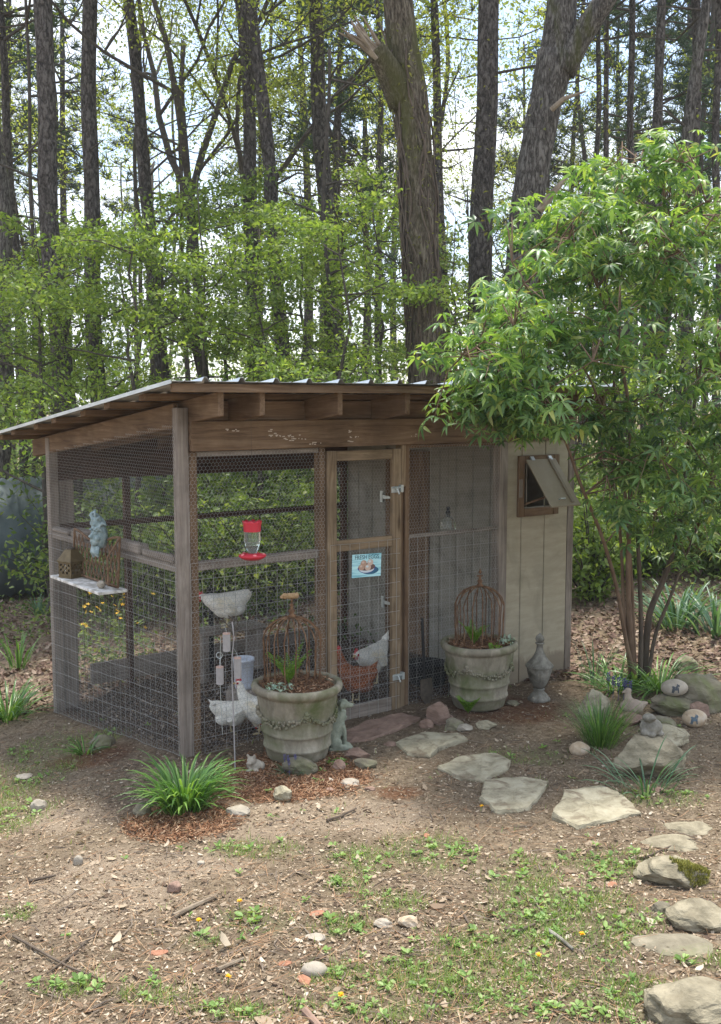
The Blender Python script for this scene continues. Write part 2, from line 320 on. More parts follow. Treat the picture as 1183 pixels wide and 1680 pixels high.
# ---------------------------------------------------------------- mesh helpers
class MB:
    def __init__(s): s.v = []; s.f = []
    def add(s, vs, fs):
        b = len(s.v); s.v += [tuple(map(float, v)) for v in vs]; s.f += [tuple(i + b for i in f) for f in fs]; return s
    def box(s, x0, x1, y0, y1, z0, z1):
        return s.add([(x0, y0, z0), (x1, y0, z0), (x1, y1, z0), (x0, y1, z0), (x0, y0, z1), (x1, y0, z1), (x1, y1, z1), (x0, y1, z1)],
                     [(3, 2, 1, 0), (4, 5, 6, 7), (0, 1, 5, 4), (1, 2, 6, 5), (2, 3, 7, 6), (3, 0, 4, 7)])
    def hexa(s, lo, hi):               # two quads (4 corners each)
        return s.add(list(lo) + list(hi), [(3, 2, 1, 0), (4, 5, 6, 7), (0, 1, 5, 4), (1, 2, 6, 5), (2, 3, 7, 6), (3, 0, 4, 7)])
    def tube(s, pts, rad, n=8, ridge=0.0, seed=0, flat=1.0, cap=True):
        pts = [Vector(p) for p in pts]; k = len(pts)
        if isinstance(rad, (int, float)): rad = [rad] * k
        rg = np.random.default_rng(seed); amp = rg.normal(0, 1, (k, n)) if ridge else None
        ref = None; vs = []
        for i, p in enumerate(pts):
            t = (pts[min(i + 1, k - 1)] - pts[max(i - 1, 0)])
            t = t.normalized() if t.length > 1e-9 else Vector((0, 0, 1))
            if ref is None:
                ref = Vector((1, 0, 0)) if abs(t.x) < 0.8 else Vector((0, 1, 0))
            a = (ref - t * ref.dot(t)).normalized(); ref = a; b = t.cross(a)
            for j in range(n):
                an = 2 * math.pi * j / n
                r = rad[i] * (1 + (ridge * amp[i][j] if ridge else 0))
                vs.append(p + a * math.cos(an) * r + b * math.sin(an) * r * flat)
        fs = [(i * n + j, i * n + (j + 1) % n, (i + 1) * n + (j + 1) % n, (i + 1) * n + j) for i in range(k - 1) for j in range(n)]
        if cap: fs += [tuple(range(n - 1, -1, -1)), tuple((k - 1) * n + j for j in range(n))]
        return s.add(vs, fs)
    def lathe(s, prof, n=32, c=(0, 0, 0), fn=None):
        vs = []; fs = []
        for i, (r, z) in enumerate(prof):
            for j in range(n):
                a = 2 * math.pi * j / n; rr = max(r, 1e-4)
                if fn: rr, zz = fn(rr, z, a)
                else: zz = z
                vs.append((c[0] + rr * math.cos(a), c[1] + rr * math.sin(a), c[2] + zz))
        for i in range(len(prof) - 1):
            for j in range(n):
                fs.append((i * n + j, i * n + (j + 1) % n, (i + 1) * n + (j + 1) % n, (i + 1) * n + j))
        return s.add(vs, fs)
    def ball(s, c, r, n=12, k=8, rot=None):
        if isinstance(r, (int, float)): r = (r, r, r)
        vs = []
        for i in range(k + 1):
            ph = math.pi * i / k
            for j in range(n):
                a = 2 * math.pi * j / n; sp = max(math.sin(ph), 0.01)
                q = Vector((r[0] * sp * math.cos(a), r[1] * sp * math.sin(a), r[2] * -math.cos(ph)))
                if rot is not None: q = rot @ q
                vs.append(q + Vector(c))
        fs = [(i * n + j, i * n + (j + 1) % n, (i + 1) * n + (j + 1) % n, (i + 1) * n + j) for i in range(k) for j in range(n)]
        fs += [tuple(range(n - 1, -1, -1)), tuple(k * n + j for j in range(n))]
        return s.add(vs, fs)
    def plate(s, pts, d):              # polygon extruded by vector d
        pts = [Vector(p) for p in pts]; d = Vector(d); k = len(pts)
        return s.add(pts + [p + d for p in pts], [tuple(range(k - 1, -1, -1)), tuple(range(k, 2 * k))] + [(i, (i + 1) % k, k + (i + 1) % k, k + i) for i in range(k)])
    def build(s, name, mat, parent=None, smooth=False, bevel=0.0, voxel=0.0, sub=0, loc=None, rot=None, smoothmod=0):
        me = bpy.data.meshes.new(name); me.from_pydata(s.v, [], s.f)
        me.materials.append(M[mat] if isinstance(mat, str) else mat)
        if smooth: me.polygons.foreach_set('use_smooth', [True] * len(me.polygons))
        me.update()
        o = bpy.data.objects.new(name, me); col.objects.link(o)
        if parent: o.parent = parent
        if loc is not None: o.location = loc
        if rot is not None: o.rotation_euler = rot
        if voxel:
            md = o.modifiers.new('r', 'REMESH'); md.mode = 'VOXEL'; md.voxel_size = voxel; md.use_smooth_shade = True
        if smoothmod:
            md = o.modifiers.new('s', 'SMOOTH'); md.iterations = smoothmod; md.factor = 0.5
        if bevel:
            md = o.modifiers.new('b', 'BEVEL'); md.width = bevel; md.segments = 1; md.limit_method = 'ANGLE'
        if sub:
            md = o.modifiers.new('u', 'SUBSURF'); md.levels = sub; md.render_levels = sub
        return o
def raw(name, V, loops, starts, totals, mat, parent=None, smooth=False):
    me = bpy.data.meshes.new(name)
    me.vertices.add(len(V)); me.vertices.foreach_set('co', np.ascontiguousarray(V, np.float32).ravel())
    me.loops.add(len(loops)); me.loops.foreach_set('vertex_index', np.ascontiguousarray(loops, np.int32))
    me.polygons.add(len(starts)); me.polygons.foreach_set('loop_start', np.ascontiguousarray(starts, np.int32))
    me.polygons.foreach_set('loop_total', np.ascontiguousarray(totals, np.int32))
    if smooth: me.polygons.foreach_set('use_smooth', np.ones(len(starts), bool))
    me.update(calc_edges=True)
    me.materials.append(M[mat] if isinstance(mat, str) else mat)
    o = bpy.data.objects.new(name, me); col.objects.link(o)
    if parent: o.parent = parent
    return o
def rotm(yaw, pitch, roll):
    cy, sy = np.cos(yaw), np.sin(yaw); cp, sp = np.cos(pitch), np.sin(pitch); cr, sr = np.cos(roll), np.sin(roll)
    m = np.empty((len(yaw), 3, 3))
    m[:, 0, 0] = cy * cp; m[:, 0, 1] = cy * sp * sr - sy * cr; m[:, 0, 2] = cy * sp * cr + sy * sr
    m[:, 1, 0] = sy * cp; m[:, 1, 1] = sy * sp * sr + cy * cr; m[:, 1, 2] = sy * sp * cr - cy * sr
    m[:, 2, 0] = -sp; m[:, 2, 1] = cp * sr; m[:, 2, 2] = cp * cr
    return m
def scatter(name, tmpl, pos, rot, scl, mat, parent=None, smooth=False):
    tv, tf = tmpl; tv = np.asarray(tv, float); N = len(pos); k = len(tv)
    scl = np.asarray(scl, float)
    if scl.ndim == 1: scl = scl[:, None]
    loc = tv[None] * (scl[:, None, :] if scl.shape[1] == 3 else scl[:, :, None])
    V = np.einsum('nij,nkj->nki', rot, loc) + np.asarray(pos)[:, None, :]
    fl = np.concatenate([np.array(f) for f in tf]); ft = np.array([len(f) for f in tf])
    loops = (fl[None] + (np.arange(N) * k)[:, None]).ravel()
    tot = np.tile(ft, N); st = np.concatenate([[0], np.cumsum(tot)[:-1]])
    return raw(name, V.reshape(-1, 3), loops, st, tot, mat, parent, smooth)
LEAF = ([(0, 0, 0), (0.45, -0.26, 0.06), (1, 0, -0.1), (0.45, 0.26, 0.06)], [(0, 1, 2), (0, 2, 3)])
ROUNDLEAF = ([(0, 0, 0), (0.3, -0.33, 0.05), (0.75, -0.27, 0.04), (1, 0, -0.08), (0.75, 0.27, 0.04), (0.3, 0.33, 0.05)], [(0, 1, 2, 3), (0, 3, 4, 5)])
def palmate(n=6, droop=0.35, wid=0.15):
    V = []; Fc = []
    for i in range(n):
        a = -2.1 + 4.2 * i / (n - 1); L_ = 1.0 - 0.22 * abs(a) / 2.1; b = len(V)
        for x, y, z in ((0.04, 0, 0), (0.35, -wid, 0.03), (0.35, wid, 0.03), (0.7, -wid * .75, -0.4 * droop), (0.7, wid * .75, -0.4 * droop), (1.0, 0, -droop), (0.35, 0, -0.02), (0.7, 0, -0.02 - 0.45 * droop)):
            V.append((L_ * (x * math.cos(a) - y * math.sin(a)), L_ * (x * math.sin(a) + y * math.cos(a)), z * L_))
        Fc += [(b, b + 1, b + 6), (b, b + 6, b + 2), (b + 1, b + 3, b + 7, b + 6), (b + 6, b + 7, b + 4, b + 2), (b + 3, b + 5, b + 7), (b + 7, b + 5, b + 4)]
    return V, Fc
PALM = palmate(6, .4, .13)
def tuft(n=14, seed=0):
    rg = np.random.default_rng(seed); V = []; Fc = []
    for i in range(n):
        d = rg.normal(0, 1, 3); d[2] = abs(d[2]) * 0.8; d /= np.linalg.norm(d)
        s = np.cross(d, rg.normal(0, 1, 3)); s = s / np.linalg.norm(s) * 0.05; b = len(V)
        V += [tuple(-s), tuple(s), tuple(d * rg.uniform(0.7, 1.1))]; Fc.append((b, b + 1, b + 2))
    return V, Fc
TUFT = tuft()
def leaves_at(name, P, size, mat, parent=None, tmpl=LEAF, tilt=0.6, jit=0.35, rg=rng, droop=0.3):
    n = len(P)
    return scatter(name, tmpl, P, rotm(rg.uniform(0, 6.283, n), rg.normal(droop, tilt, n), rg.normal(0, tilt, n)), size * rg.uniform(1 - jit, 1 + jit, n), mat, parent)
def tag(o, label=None, cat=None, group=None, kind=None):
    if label: o['label'] = label
    if cat: o['category'] = cat
    if group: o['group'] = group
    if kind: o['kind'] = kind
    return o
def empty(name, loc=(0, 0, 0), rz=0.0, parent=None):
    o = bpy.data.objects.new(name, None); col.objects.link(o); o.location = loc; o.rotation_euler = (0, 0, rz)
    o.empty_display_size = 0.1
    if parent: o.parent = parent
    return o
def thing(name, label, cat, loc=(0, 0, 0), rz=0.0, group=None):
    return tag(empty(name, loc, rz), label, cat, group)
def copy_thing(o, loc, rz, label, scale=1.0, group=None):
    c = o.copy(); col.objects.link(c); c.location = loc; c.rotation_euler = (0, 0, rz); c.scale = (scale,) * 3
    c['label'] = label
    if group: c['group'] = group
    for ch in [x for x in o.children]:
        d = ch.copy(); col.objects.link(d); d.parent = c
        for g in [x for x in ch.children]:
            e = g.copy(); col.objects.link(e); e.parent = d
    return c

# ---------------------------------------------------------------- ground
def dens_axis(a, b, fine0, fine1, step, grow):
    xs = list(np.arange(fine0, fine1 + step / 2, step)); s = step; x = xs[-1]
    while x < b: s *= grow; x += s; xs.append(x)
    s = step; x = xs[0]; lo = []
    while x > a: s *= grow; x -= s; lo.append(x)
    return np.array(lo[::-1] + xs)
gx = dens_axis(-150, 150, -2.9, 3.3, 0.03, 1.08); gy = dens_axis(-40, 220, 3.0, 9.5, 0.03, 1.08)
GX, GY = np.meshgrid(gx, gy); nx, ny = len(gx), len(gy)
def hashn(x, y):                       # small-scale lumps
    return (0.0035 * np.sin(31 * x + 9 * np.sin(13 * y)) * np.sin(37 * y + 7 * np.sin(17 * x)) + 0.0025 * np.sin(71 * x + 23 * y) * np.sin(67 * y - 29 * x))
GZ = gh(GX, GY) + hashn(GX, GY) * (np.hypot(GX, GY) < 14)
idx = np.arange(nx * ny).reshape(ny, nx)
q = np.stack([idx[:-1, :-1], idx[:-1, 1:], idx[1:, 1:], idx[1:, :-1]], -1).reshape(-1, 4)
def blob(x, y, pts):                   # pts: (px, py, rx, ry) in photo pixels, turned into world ellipses
    v = np.zeros_like(x)
    for (px, py, rx, ry) in pts:
        c = G(px, py); e = G(px + rx, py); f = G(px, py + ry)
        a = abs(e.x - c.x); b = abs(f.y - c.y)
        d = np.hypot((x - c.x) / a, (y - c.y) / b)
        v = np.maximum(v, 1 - sstep(0.6, 1.15, d + 0.18 * np.sin(9 * x + 4 * y) * np.sin(11 * y - 3 * x)))
    return v
MULCH = [(300, 1345, 92, 36), (470, 1275, 130, 40), (150, 1243, 70, 18), (830, 1165, 100, 28), (365, 1285, 80, 36), (650, 1300, 50, 14)]
GREEN = [(25, 1285, 70, 70), (10, 1345, 70, 34), (70, 1265, 60, 26), (60, 1225, 50, 18), (20, 1500, 40, 16), (120, 1620, 60, 18), (590, 1410, 60, 28), (570, 1450, 40, 22), (700, 1400, 90, 35), (860, 1440, 80, 40), (930, 1500, 160, 60), (1000, 1420, 90, 30), (880, 1560, 200, 50),
         (760, 1600, 190, 55), (600, 1610, 110, 38), (560, 1520, 60, 20), (260, 1630, 80, 22), (430, 1510, 70, 25), (330, 1545, 40, 16), (950, 1640, 180, 50), (1160, 1570, 60, 25), (420, 1395, 80, 18), (1150, 1640, 80, 30),
         (150, 1215, 60, 14), (850, 1290, 50, 12), (1080, 1310, 80, 18), (860, 1240, 70, 18), (640, 1480, 70, 20), (380, 1660, 90, 18), (650, 1660, 200, 25)]
PALE = [(430, 1345, 190, 36), (180, 1450, 170, 80), (600, 1340, 120, 30), (300, 1420, 120, 28), (120, 1340, 90, 26)]
DARK = [(230, 1235, 60, 35), (220, 1310, 60, 45)]  # ground tone darkened for the shade beside the coop corner
uu, vv = UV(GX, GY)
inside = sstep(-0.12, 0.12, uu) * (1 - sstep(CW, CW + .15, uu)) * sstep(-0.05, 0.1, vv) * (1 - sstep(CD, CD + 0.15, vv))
front = (1 - sstep(0.25, 0.75, -vv)) * (vv < 0.05) * sstep(-0.2, 0.3, uu) * (1 - sstep(4.2, 5, uu))  # strip of soil tone darkened for the shade before the coop front
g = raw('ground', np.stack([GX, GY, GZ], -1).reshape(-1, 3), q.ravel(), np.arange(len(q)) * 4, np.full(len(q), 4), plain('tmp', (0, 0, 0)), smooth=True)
tag(g, kind='structure')
ca = g.data.color_attributes.new('zones', 'FLOAT_COLOR', 'POINT')
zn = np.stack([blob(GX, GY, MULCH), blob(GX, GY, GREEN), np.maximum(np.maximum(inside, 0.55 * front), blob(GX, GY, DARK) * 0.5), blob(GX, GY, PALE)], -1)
ca.data.foreach_set('color', zn.astype(np.float32).ravel())
m, n, p = mk('leaf_strewn_dirt')
at = n.nodes.new('ShaderNodeAttribute'); at.attribute_name = 'zones'
sp = n.nodes.new('ShaderNodeSeparateColor'); n.links.new(at.outputs['Color'], sp.inputs[0])
c = coords(n, (1, 1, 1)); t1 = noise(n, c, 2.3, 9, 0.72, 0.4); t2 = noise(n, c, 26, 10, 0.8, 0.6); t3 = noise(n, c, 130, 4, 0.7)
r1 = ramp(n, [(0.25, (0.075, 0.053, 0.038)), (0.42, (0.19, 0.145, 0.098)), (0.58, (0.35, 0.28, 0.198)), (0.8, (0.54, 0.46, 0.345))])
n.links.new(t2.outputs[0], r1.inputs[0])
r1b = ramp(n, [(0.3, (0.72, 0.70, 0.69)), (0.7, (1.2, 1.17, 1.12))]); n.links.new(t1.outputs[0], r1b.inputs[0])
base = mixc(n, 1.0, r1.outputs[0], r1b.outputs[0], 'MULTIPLY')
base = mixc(n, at.outputs['Alpha'], base, mixc(n, 0.55, base, (0.47, 0.37, 0.27)))
rm = ramp(n, [(0.3, (0.08, 0.035, 0.018)), (0.5, (0.18, 0.085, 0.045)), (0.7, (0.30, 0.17, 0.1))]); n.links.new(t2.outputs[0], rm.inputs[0])
tm = n.nodes.new('ShaderNodeMath'); tm.operation = 'MULTIPLY'; n.links.new(sp.outputs[0], tm.inputs[0]); tm.inputs[1].default_value = 0.85
base = mixc(n, tm.outputs[0], base, rm.outputs[0])
rg2 = ramp(n, [(0.4, (0, 0, 0)), (0.62, (1, 1, 1))]); n.links.new(t2.outputs[0], rg2.inputs[0])
gm = n.nodes.new('ShaderNodeMath'); gm.operation = 'MULTIPLY'; n.links.new(sp.outputs[1], gm.inputs[0]); n.links.new(rg2.outputs[0], gm.inputs[1])
gm2 = n.nodes.new('ShaderNodeMath'); gm2.operation = 'MULTIPLY'; gm2.inputs[1].default_value = 0.6; n.links.new(gm.outputs[0], gm2.inputs[0])
base = mixc(n, gm2.outputs[0], base, (0.15, 0.19, 0.07))
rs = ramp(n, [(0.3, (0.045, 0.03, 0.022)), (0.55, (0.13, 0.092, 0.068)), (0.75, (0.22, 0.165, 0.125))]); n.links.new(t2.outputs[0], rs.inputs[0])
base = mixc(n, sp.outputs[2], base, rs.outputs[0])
n.links.new(base, p.inputs['Base Color']); p.inputs['Roughness'].default_value = 1; p.inputs['Specular IOR Level'].default_value = 0.1
hh = n.nodes.new('ShaderNodeMath'); hh.operation = 'ADD'; n.links.new(t2.outputs[0], hh.inputs[0]); n.links.new(t3.outputs[0], hh.inputs[1])
n.links.new(bump(n, hh.outputs[0], 1.0, 0.02).outputs[0], p.inputs['Normal'])
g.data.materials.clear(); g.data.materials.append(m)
# ---------------------------------------------------------------- the chicken coop
coop = thing('chicken_coop', 'low chicken run of brown timber and wire mesh with a sloping metal roof', 'chicken coop', (AX, AY, 0), ANG)
def roof_z(v): return 2.305 - 0.12 * (v + 0.42)
def gl(u, v):                           # ground height at coop coordinates
    p_ = W(u, v); return float(gh(p_.x, p_.y))
def cbox(name, mat, u0, u1, v0, v1, z0, z1, parent=coop, bevel=0.003, label=None):
    o = MB().box(u0, u1, v0, v1, z0, z1).build(name, mat, parent, bevel=bevel)
    if label: o['label'] = label
    return o
# posts
cbox('corner_post', 'greyz', -.004, .068, -.004, .068, -.12, 2.16, label='grey squared corner post nearest the viewer')
cbox('corner_post', 'greyz', 0, .07, 2.13, 2.2, gl(0, 2.2) - .12, 1.92)
cbox('corner_post', 'greyz', 3.478, 3.55, -.006, .066, -.12, 2.17)
cbox('corner_post', 'greyz', 3.478, 3.55, 2.13, 2.2, -.3, 1.92)
# front studs
cbox('stud', 'beamz', .071, .124, .0, .05, -.05, 1.895)
cbox('stud', 'beamz', 1.03, 1.083, .0, .06, -.05, 1.895)
cbox('stud', 'beamz', 1.775, 1.812, -.004, .07, -.05, 1.895)
cbox('door_stop', 'doorz', 1.731, 1.770, -.012, .06, 1.6, 1.893)
cbox('door_jamb', 'beamz', 1.737, 1.772, .02, .07, -.05, 1.598)
cbox('door_stop', 'doorz', 1.731, 1.770, -.010, .06, -.04, 0.215)
cbox('stud', 'greyz', 2.683, 2.768, -.028, .05, -.08, 1.895)
# beams
b = MB().box(.069, 3.53, -.042, -.006, 1.897, 2.078).build('header_beam', 'beamx', coop, bevel=.004)
cbox('upper_header_board', 'beamx', .072, 3.47, .004, .04, 2.081, 2.2)
cbox('top_plate', 'greyx', .126, 1.028, .002, .04, 1.86, 1.894)
cbox('top_plate', 'beamx', 1.815, 2.68, .002, .04, 1.87, 1.894)
# pale scuffs of old paint on the header
sc_ = MB(); rr_ = random.Random(4)
for (x0, x1, y) in ((368, 392, 706), (440, 447, 716), (449, 452, 711), (452, 492, 715), (466, 502, 721), (508, 530, 727), (571, 575, 708), (569, 579, 723), (573, 576, 716), (583, 588, 716), (675, 684, 714), (440, 446, 706)):
    for _ in range(max(3, int((x1 - x0) / 3))):
        u_, z_ = Fp(rr_.uniform(x0, x1), y + rr_.uniform(-2, 2), -.043); s_ = rr_.uniform(.004, .014)
        if True: sc_.add([(u_ - s_, -.0432, z_ - .002), (u_ + s_ * .6, -.0432, z_ - .003), (u_ + s_, -.0432, z_ + .003), (u_ - s_ * .7, -.0432, z_ + .004)], [(0, 1, 2, 3)])
sc_.build('paint_scuff', plain('old_pale_paint', (0.5, 0.42, 0.34), .9), coop)['kind'] = 'stuff'
# side rake board and rear beam
MB().hexa([(.008, .072, roof_z(.072) - .21), (.04, .072, roof_z(.072) - .21), (.04, 2.5, roof_z(2.5) - .19), (.008, 2.5, roof_z(2.5) - .19)],
          [(.008, .072, roof_z(.072) - .06), (.04, .072, roof_z(.072) - .06), (.04, 2.5, roof_z(2.5) - .06), (.008, 2.5, roof_z(2.5) - .06)]).build('rake_board', 'beamy', coop, bevel=.004)
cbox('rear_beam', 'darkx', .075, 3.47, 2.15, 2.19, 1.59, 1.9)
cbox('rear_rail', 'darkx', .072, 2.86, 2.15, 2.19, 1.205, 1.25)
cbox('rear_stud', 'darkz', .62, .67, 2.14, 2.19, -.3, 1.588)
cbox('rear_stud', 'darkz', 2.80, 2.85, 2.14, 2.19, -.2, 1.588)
cbox('corner_plank', 'greyz', .085, .2, 2.155, 2.185, -.34, 1.588)
cbox('sill_board', 'greyx', .3, 2.8, 2.15, 2.185, gl(1.5, 2.2) - .05, gl(1.5, 2.2) + .12)
# rails
cbox('rail', 'greyx', .126, 1.028, .004, .045, 1.157, 1.217)
cbox('rail', 'greyx', 1.815, 2.68, .004, .03, 1.222, 1.25)
cbox('rail', 'greyy', .006, .045, .07, 2.128, 1.15, 1.2)
for (v0, v1, h_, d_) in ((.09, .52, .045, .05), (.56, .92, .075, .07), (1.42, 1.72, .07, .06), (1.78, 2.1, .045, .05)):
    rk = MB().box(-.01, d_, v0, v1, 1.203, 1.203 + h_)
    rk.v = [(x, y, z + (.012 * math.sin(y * 17 + x * 30) if z > 1.21 else 0)) for x, y, z in rk.v]
    rk.build('weathered_wood_block', 'greyy', coop, bevel=.012)
# rafters
for u_ in (.09, .37, .94, 1.49, 2.06, 2.62, 3.18, 3.47):
    a, e_ = -.365, 2.62
    MB().hexa([(u_ - .019, a, roof_z(a) - .185), (u_ + .019, a, roof_z(a) - .185), (u_ + .019, e_, roof_z(e_) - .185), (u_ - .019, e_, roof_z(e_) - .185)],
              [(u_ - .019, a, roof_z(a) - .045), (u_ + .019, a, roof_z(a) - .045), (u_ + .019, e_, roof_z(e_) - .045), (u_ - .019, e_, roof_z(e_) - .045)]).build('rafter', 'beamy', coop, bevel=.003)
# purlins under the sheet
for i, v_ in enumerate((0.02, .45, .88, 1.31, 1.74, 2.17, 2.58)):
    s_ = (-.2, -.235, -.215, -.25, -.22, -.24, -.2)[i]
    MB().hexa([(s_, v_, roof_z(v_) - .043), (3.58, v_, roof_z(v_) - .043), (3.58, v_ + .085, roof_z(v_ + .085) - .043), (s_, v_ + .085, roof_z(v_ + .085) - .043)],
              [(s_, v_, roof_z(v_) - .006), (3.58, v_, roof_z(v_) - .006), (3.58, v_ + .085, roof_z(v_ + .085) - .006), (s_, v_ + .085, roof_z(v_ + .085) - .006)]).build('purlin', 'beamx', coop, bevel=.003)
cbox('fascia', 'beamx', -.235, 3.58, -.41, -.372, roof_z(-.41) - .055, roof_z(-.41) - .006)
# ribbed roof sheet
u = -.262; prof = []
while u < 3.45:
    prof += [(u, 0), (u + .075, 0), (u + .077, .004), (u + .082, .004), (u + .084, 0), (u + .185, 0), (u + .2, .024), (u + .218, .024), (u + .233, 0)]; u += .235
vs = []; vlist = (-.445, 0.5, 1.6, 2.78); npf = len(prof)
for t_ in (0, .0022):
    for v_ in vlist:
        for (pu, pz) in prof: vs.append((pu, v_, roof_z(v_) + pz + t_ + .001))
fs = []
for k_ in range(2):
    o_ = k_ * 4 * npf
    for i in range(3):
        for j in range(npf - 1): fs.append((o_ + i * npf + j, o_ + i * npf + j + 1, o_ + (i + 1) * npf + j + 1, o_ + (i + 1) * npf + j))
for j in range(npf - 1): fs.append((j, j + 1, 4 * npf + j + 1, 4 * npf + j))
MB().add(vs, fs).build('roof_sheet', 'metalroof', coop)
tr = MB()
for i in range(len(vlist) - 1):
    a, e_ = vlist[i], vlist[i + 1]
    tr.hexa([(-.270, a, roof_z(a) - .012), (-.264, a, roof_z(a) - .012), (-.264, e_, roof_z(e_) - .012), (-.270, e_, roof_z(e_) - .012)],
            [(-.270, a, roof_z(a) + .010), (-.264, a, roof_z(a) + .010), (-.264, e_, roof_z(e_) + .010), (-.270, e_, roof_z(e_) + .010)])
tr.build('edge_trim', 'metalroof', coop)

# wire netting: real wires
def wires(name, segs, rad, parent, to3, mat='wire', stuff=True):
    S0 = np.array([to3(*a) for a, b in segs]); S1 = np.array([to3(*b) for a, b in segs])
    d = S1 - S0; ln = np.linalg.norm(d, axis=1, keepdims=True); t = d / ln
    ref = np.where(np.abs(t[:, 2:3]) < 0.9, np.array([[0, 0, 1.0]]), np.array([[1.0, 0, 0]]))
    a = np.cross(t, ref); a /= np.linalg.norm(a, axis=1, keepdims=True); b2 = np.cross(t, a)
    ring = [a * math.cos(k * 2.0944) + b2 * math.sin(k * 2.0944) for k in range(3)]
    V = np.stack([S0 + r_ * rad for r_ in ring] + [S1 + r_ * rad for r_ in ring], 1)
    f_ = np.array([0, 1, 4, 3, 1, 2, 5, 4, 2, 0, 3, 5]); n_ = len(segs)
    loops = (f_[None] + (np.arange(n_) * 6)[:, None]).ravel()
    o = raw(name, V.reshape(-1, 3), loops, np.arange(3 * n_) * 4, np.full(3 * n_, 4), mat, parent)
    if stuff: o['kind'] = 'stuff'
    return o
def hexsegs(a0, a1, b0, b1, ok=lambda a, b: True, cw=.0262, tw=.0125, dg=.0085):
    segs = []; ph = tw + dg; rows = int((b1 - b0) / ph) + 1; cols_ = int((a1 - a0) / cw) + 1
    rg_ = np.random.default_rng(int(a0 * 100 + b1 * 37) % 1000)
    for r_ in range(rows):
        zb = b0 + r_ * ph; off = (r_ % 2) * cw / 2
        for c_ in range(cols_ + 1):
            x = a0 + c_ * cw + off + .0018 * math.sin(zb * 40 + c_)
            if x > a1 or not ok(x, zb): continue
            segs.append(((x, zb), (x, zb + tw)))
            if x - cw / 2 >= a0: segs.append(((x, zb + tw), (x - cw / 2, zb + ph)))
            if x + cw / 2 <= a1: segs.append(((x, zb + tw), (x + cw / 2, zb + ph)))
    return segs
def front3(v): return lambda a, b: (a, v + .002 * math.sin(a * 9 + b * 7), b)
WR = .0008
wires('hex_netting', hexsegs(.06, 1.075, .0, 1.885), WR, coop, front3(-.012))
wires('hex_netting', hexsegs(1.80, 2.69, .0, 1.885), WR, coop, front3(-.012))
wires('hex_netting', hexsegs(.03, 2.16, -.3, 2.05, lambda a, b: b > gl(0, a) - .02 and b < roof_z(a) - .2), WR, coop, lambda a, b: (-.012 + .002 * math.sin(a * 9 + b * 7), a, b))
def welded(a0, a1, top, bot, n_h, sa, wob=.002):
    segs = []; A_ = np.arange(a0, a1 + 1e-6, sa)
    for k in range(n_h + 1):
        t = k / n_h
        P_ = [(a, top(a) * (1 - t) + bot(a) * t + wob * math.sin(a * 8 + k * 2)) for a in np.linspace(a0, a1, 14)]
        segs += list(zip(P_[:-1], P_[1:]))
    for a in A_:
        P_ = [(a + wob * math.sin(z_ * 7 + a * 9), z_) for z_ in np.linspace(bot(a), top(a), 8)]
        segs += list(zip(P_[:-1], P_[1:]))
    return segs
wires('welded_mesh', welded(.06, 1.075, lambda a: 1.21, lambda a: .0, 12, .078), .0014, coop, front3(-.016))
wires('welded_mesh', welded(1.80, 2.685, lambda a: 1.235, lambda a: .0, 12, .078), .0014, coop, front3(-.016))
wires('welded_mesh', welded(.03, 2.16, lambda a: 1.19, lambda a: gl(0, a) + .01, 13, .078), .0014, coop, lambda a, b: (-.016, a, b))
wires('welded_mesh', welded(.07, 2.84, lambda a: 1.22, lambda a: gl(a, 2.2), 12, .1), .0015, coop, lambda a, b: (a, 2.2, b), 'darkiron')

# the wire door
door = empty('door', (0, 0, 0), 0, coop)
def dbox(name, mat, *a, label=None): return cbox(name, mat, *a, parent=door)
dbox('stile', 'doorz', 1.088, 1.164, -.018, .016, .0, 1.87)
dbox('stile', 'doorz', 1.647, 1.724, -.018, .016, .0, 1.87)
dbox('top_rail', 'doorx', 1.166, 1.645, -.016, .014, 1.8, 1.868)
dbox('middle_rail', 'doorx', 1.166, 1.645, -.016, .014, 1.187, 1.262)
dbox('bottom_rail', 'greyx', 1.166, 1.645, -.016, .014, .003, .095)
wires('hex_netting', hexsegs(1.16, 1.65, 1.25, 1.81), WR, door, front3(.018))
wires('hex_netting', hexsegs(1.16, 1.65, .08, 1.2), WR, door, front3(.018))
wires('welded_mesh', welded(1.105, 1.71, lambda a: 1.235, lambda a: .0, 12, .082), .0016, door, front3(-.022))
def latch(px, py):
    u_, z_ = Fp(px, py, -.03); l_ = MB()
    l_.box(u_ - .035, u_ + .03, -.026, -.019, z_ - .022, z_ + .02)
    l_.tube([(u_ - .045, -.034, z_ + .012), (u_ + .06, -.034, z_ + .012)], .006, 8)
    l_.tube([(u_ + .0, -.034, z_ + .012), (u_ + .012, -.05, z_ - .03), (u_ + .02, -.036, z_ - .035)], .006, 6)
    l_.box(u_ + .034, u_ + .056, -.045, -.013, z_ - .02, z_ + .03)
    l_.build('latch', 'galv', door, bevel=.002)
latch(650, 803); latch(652, 1111)

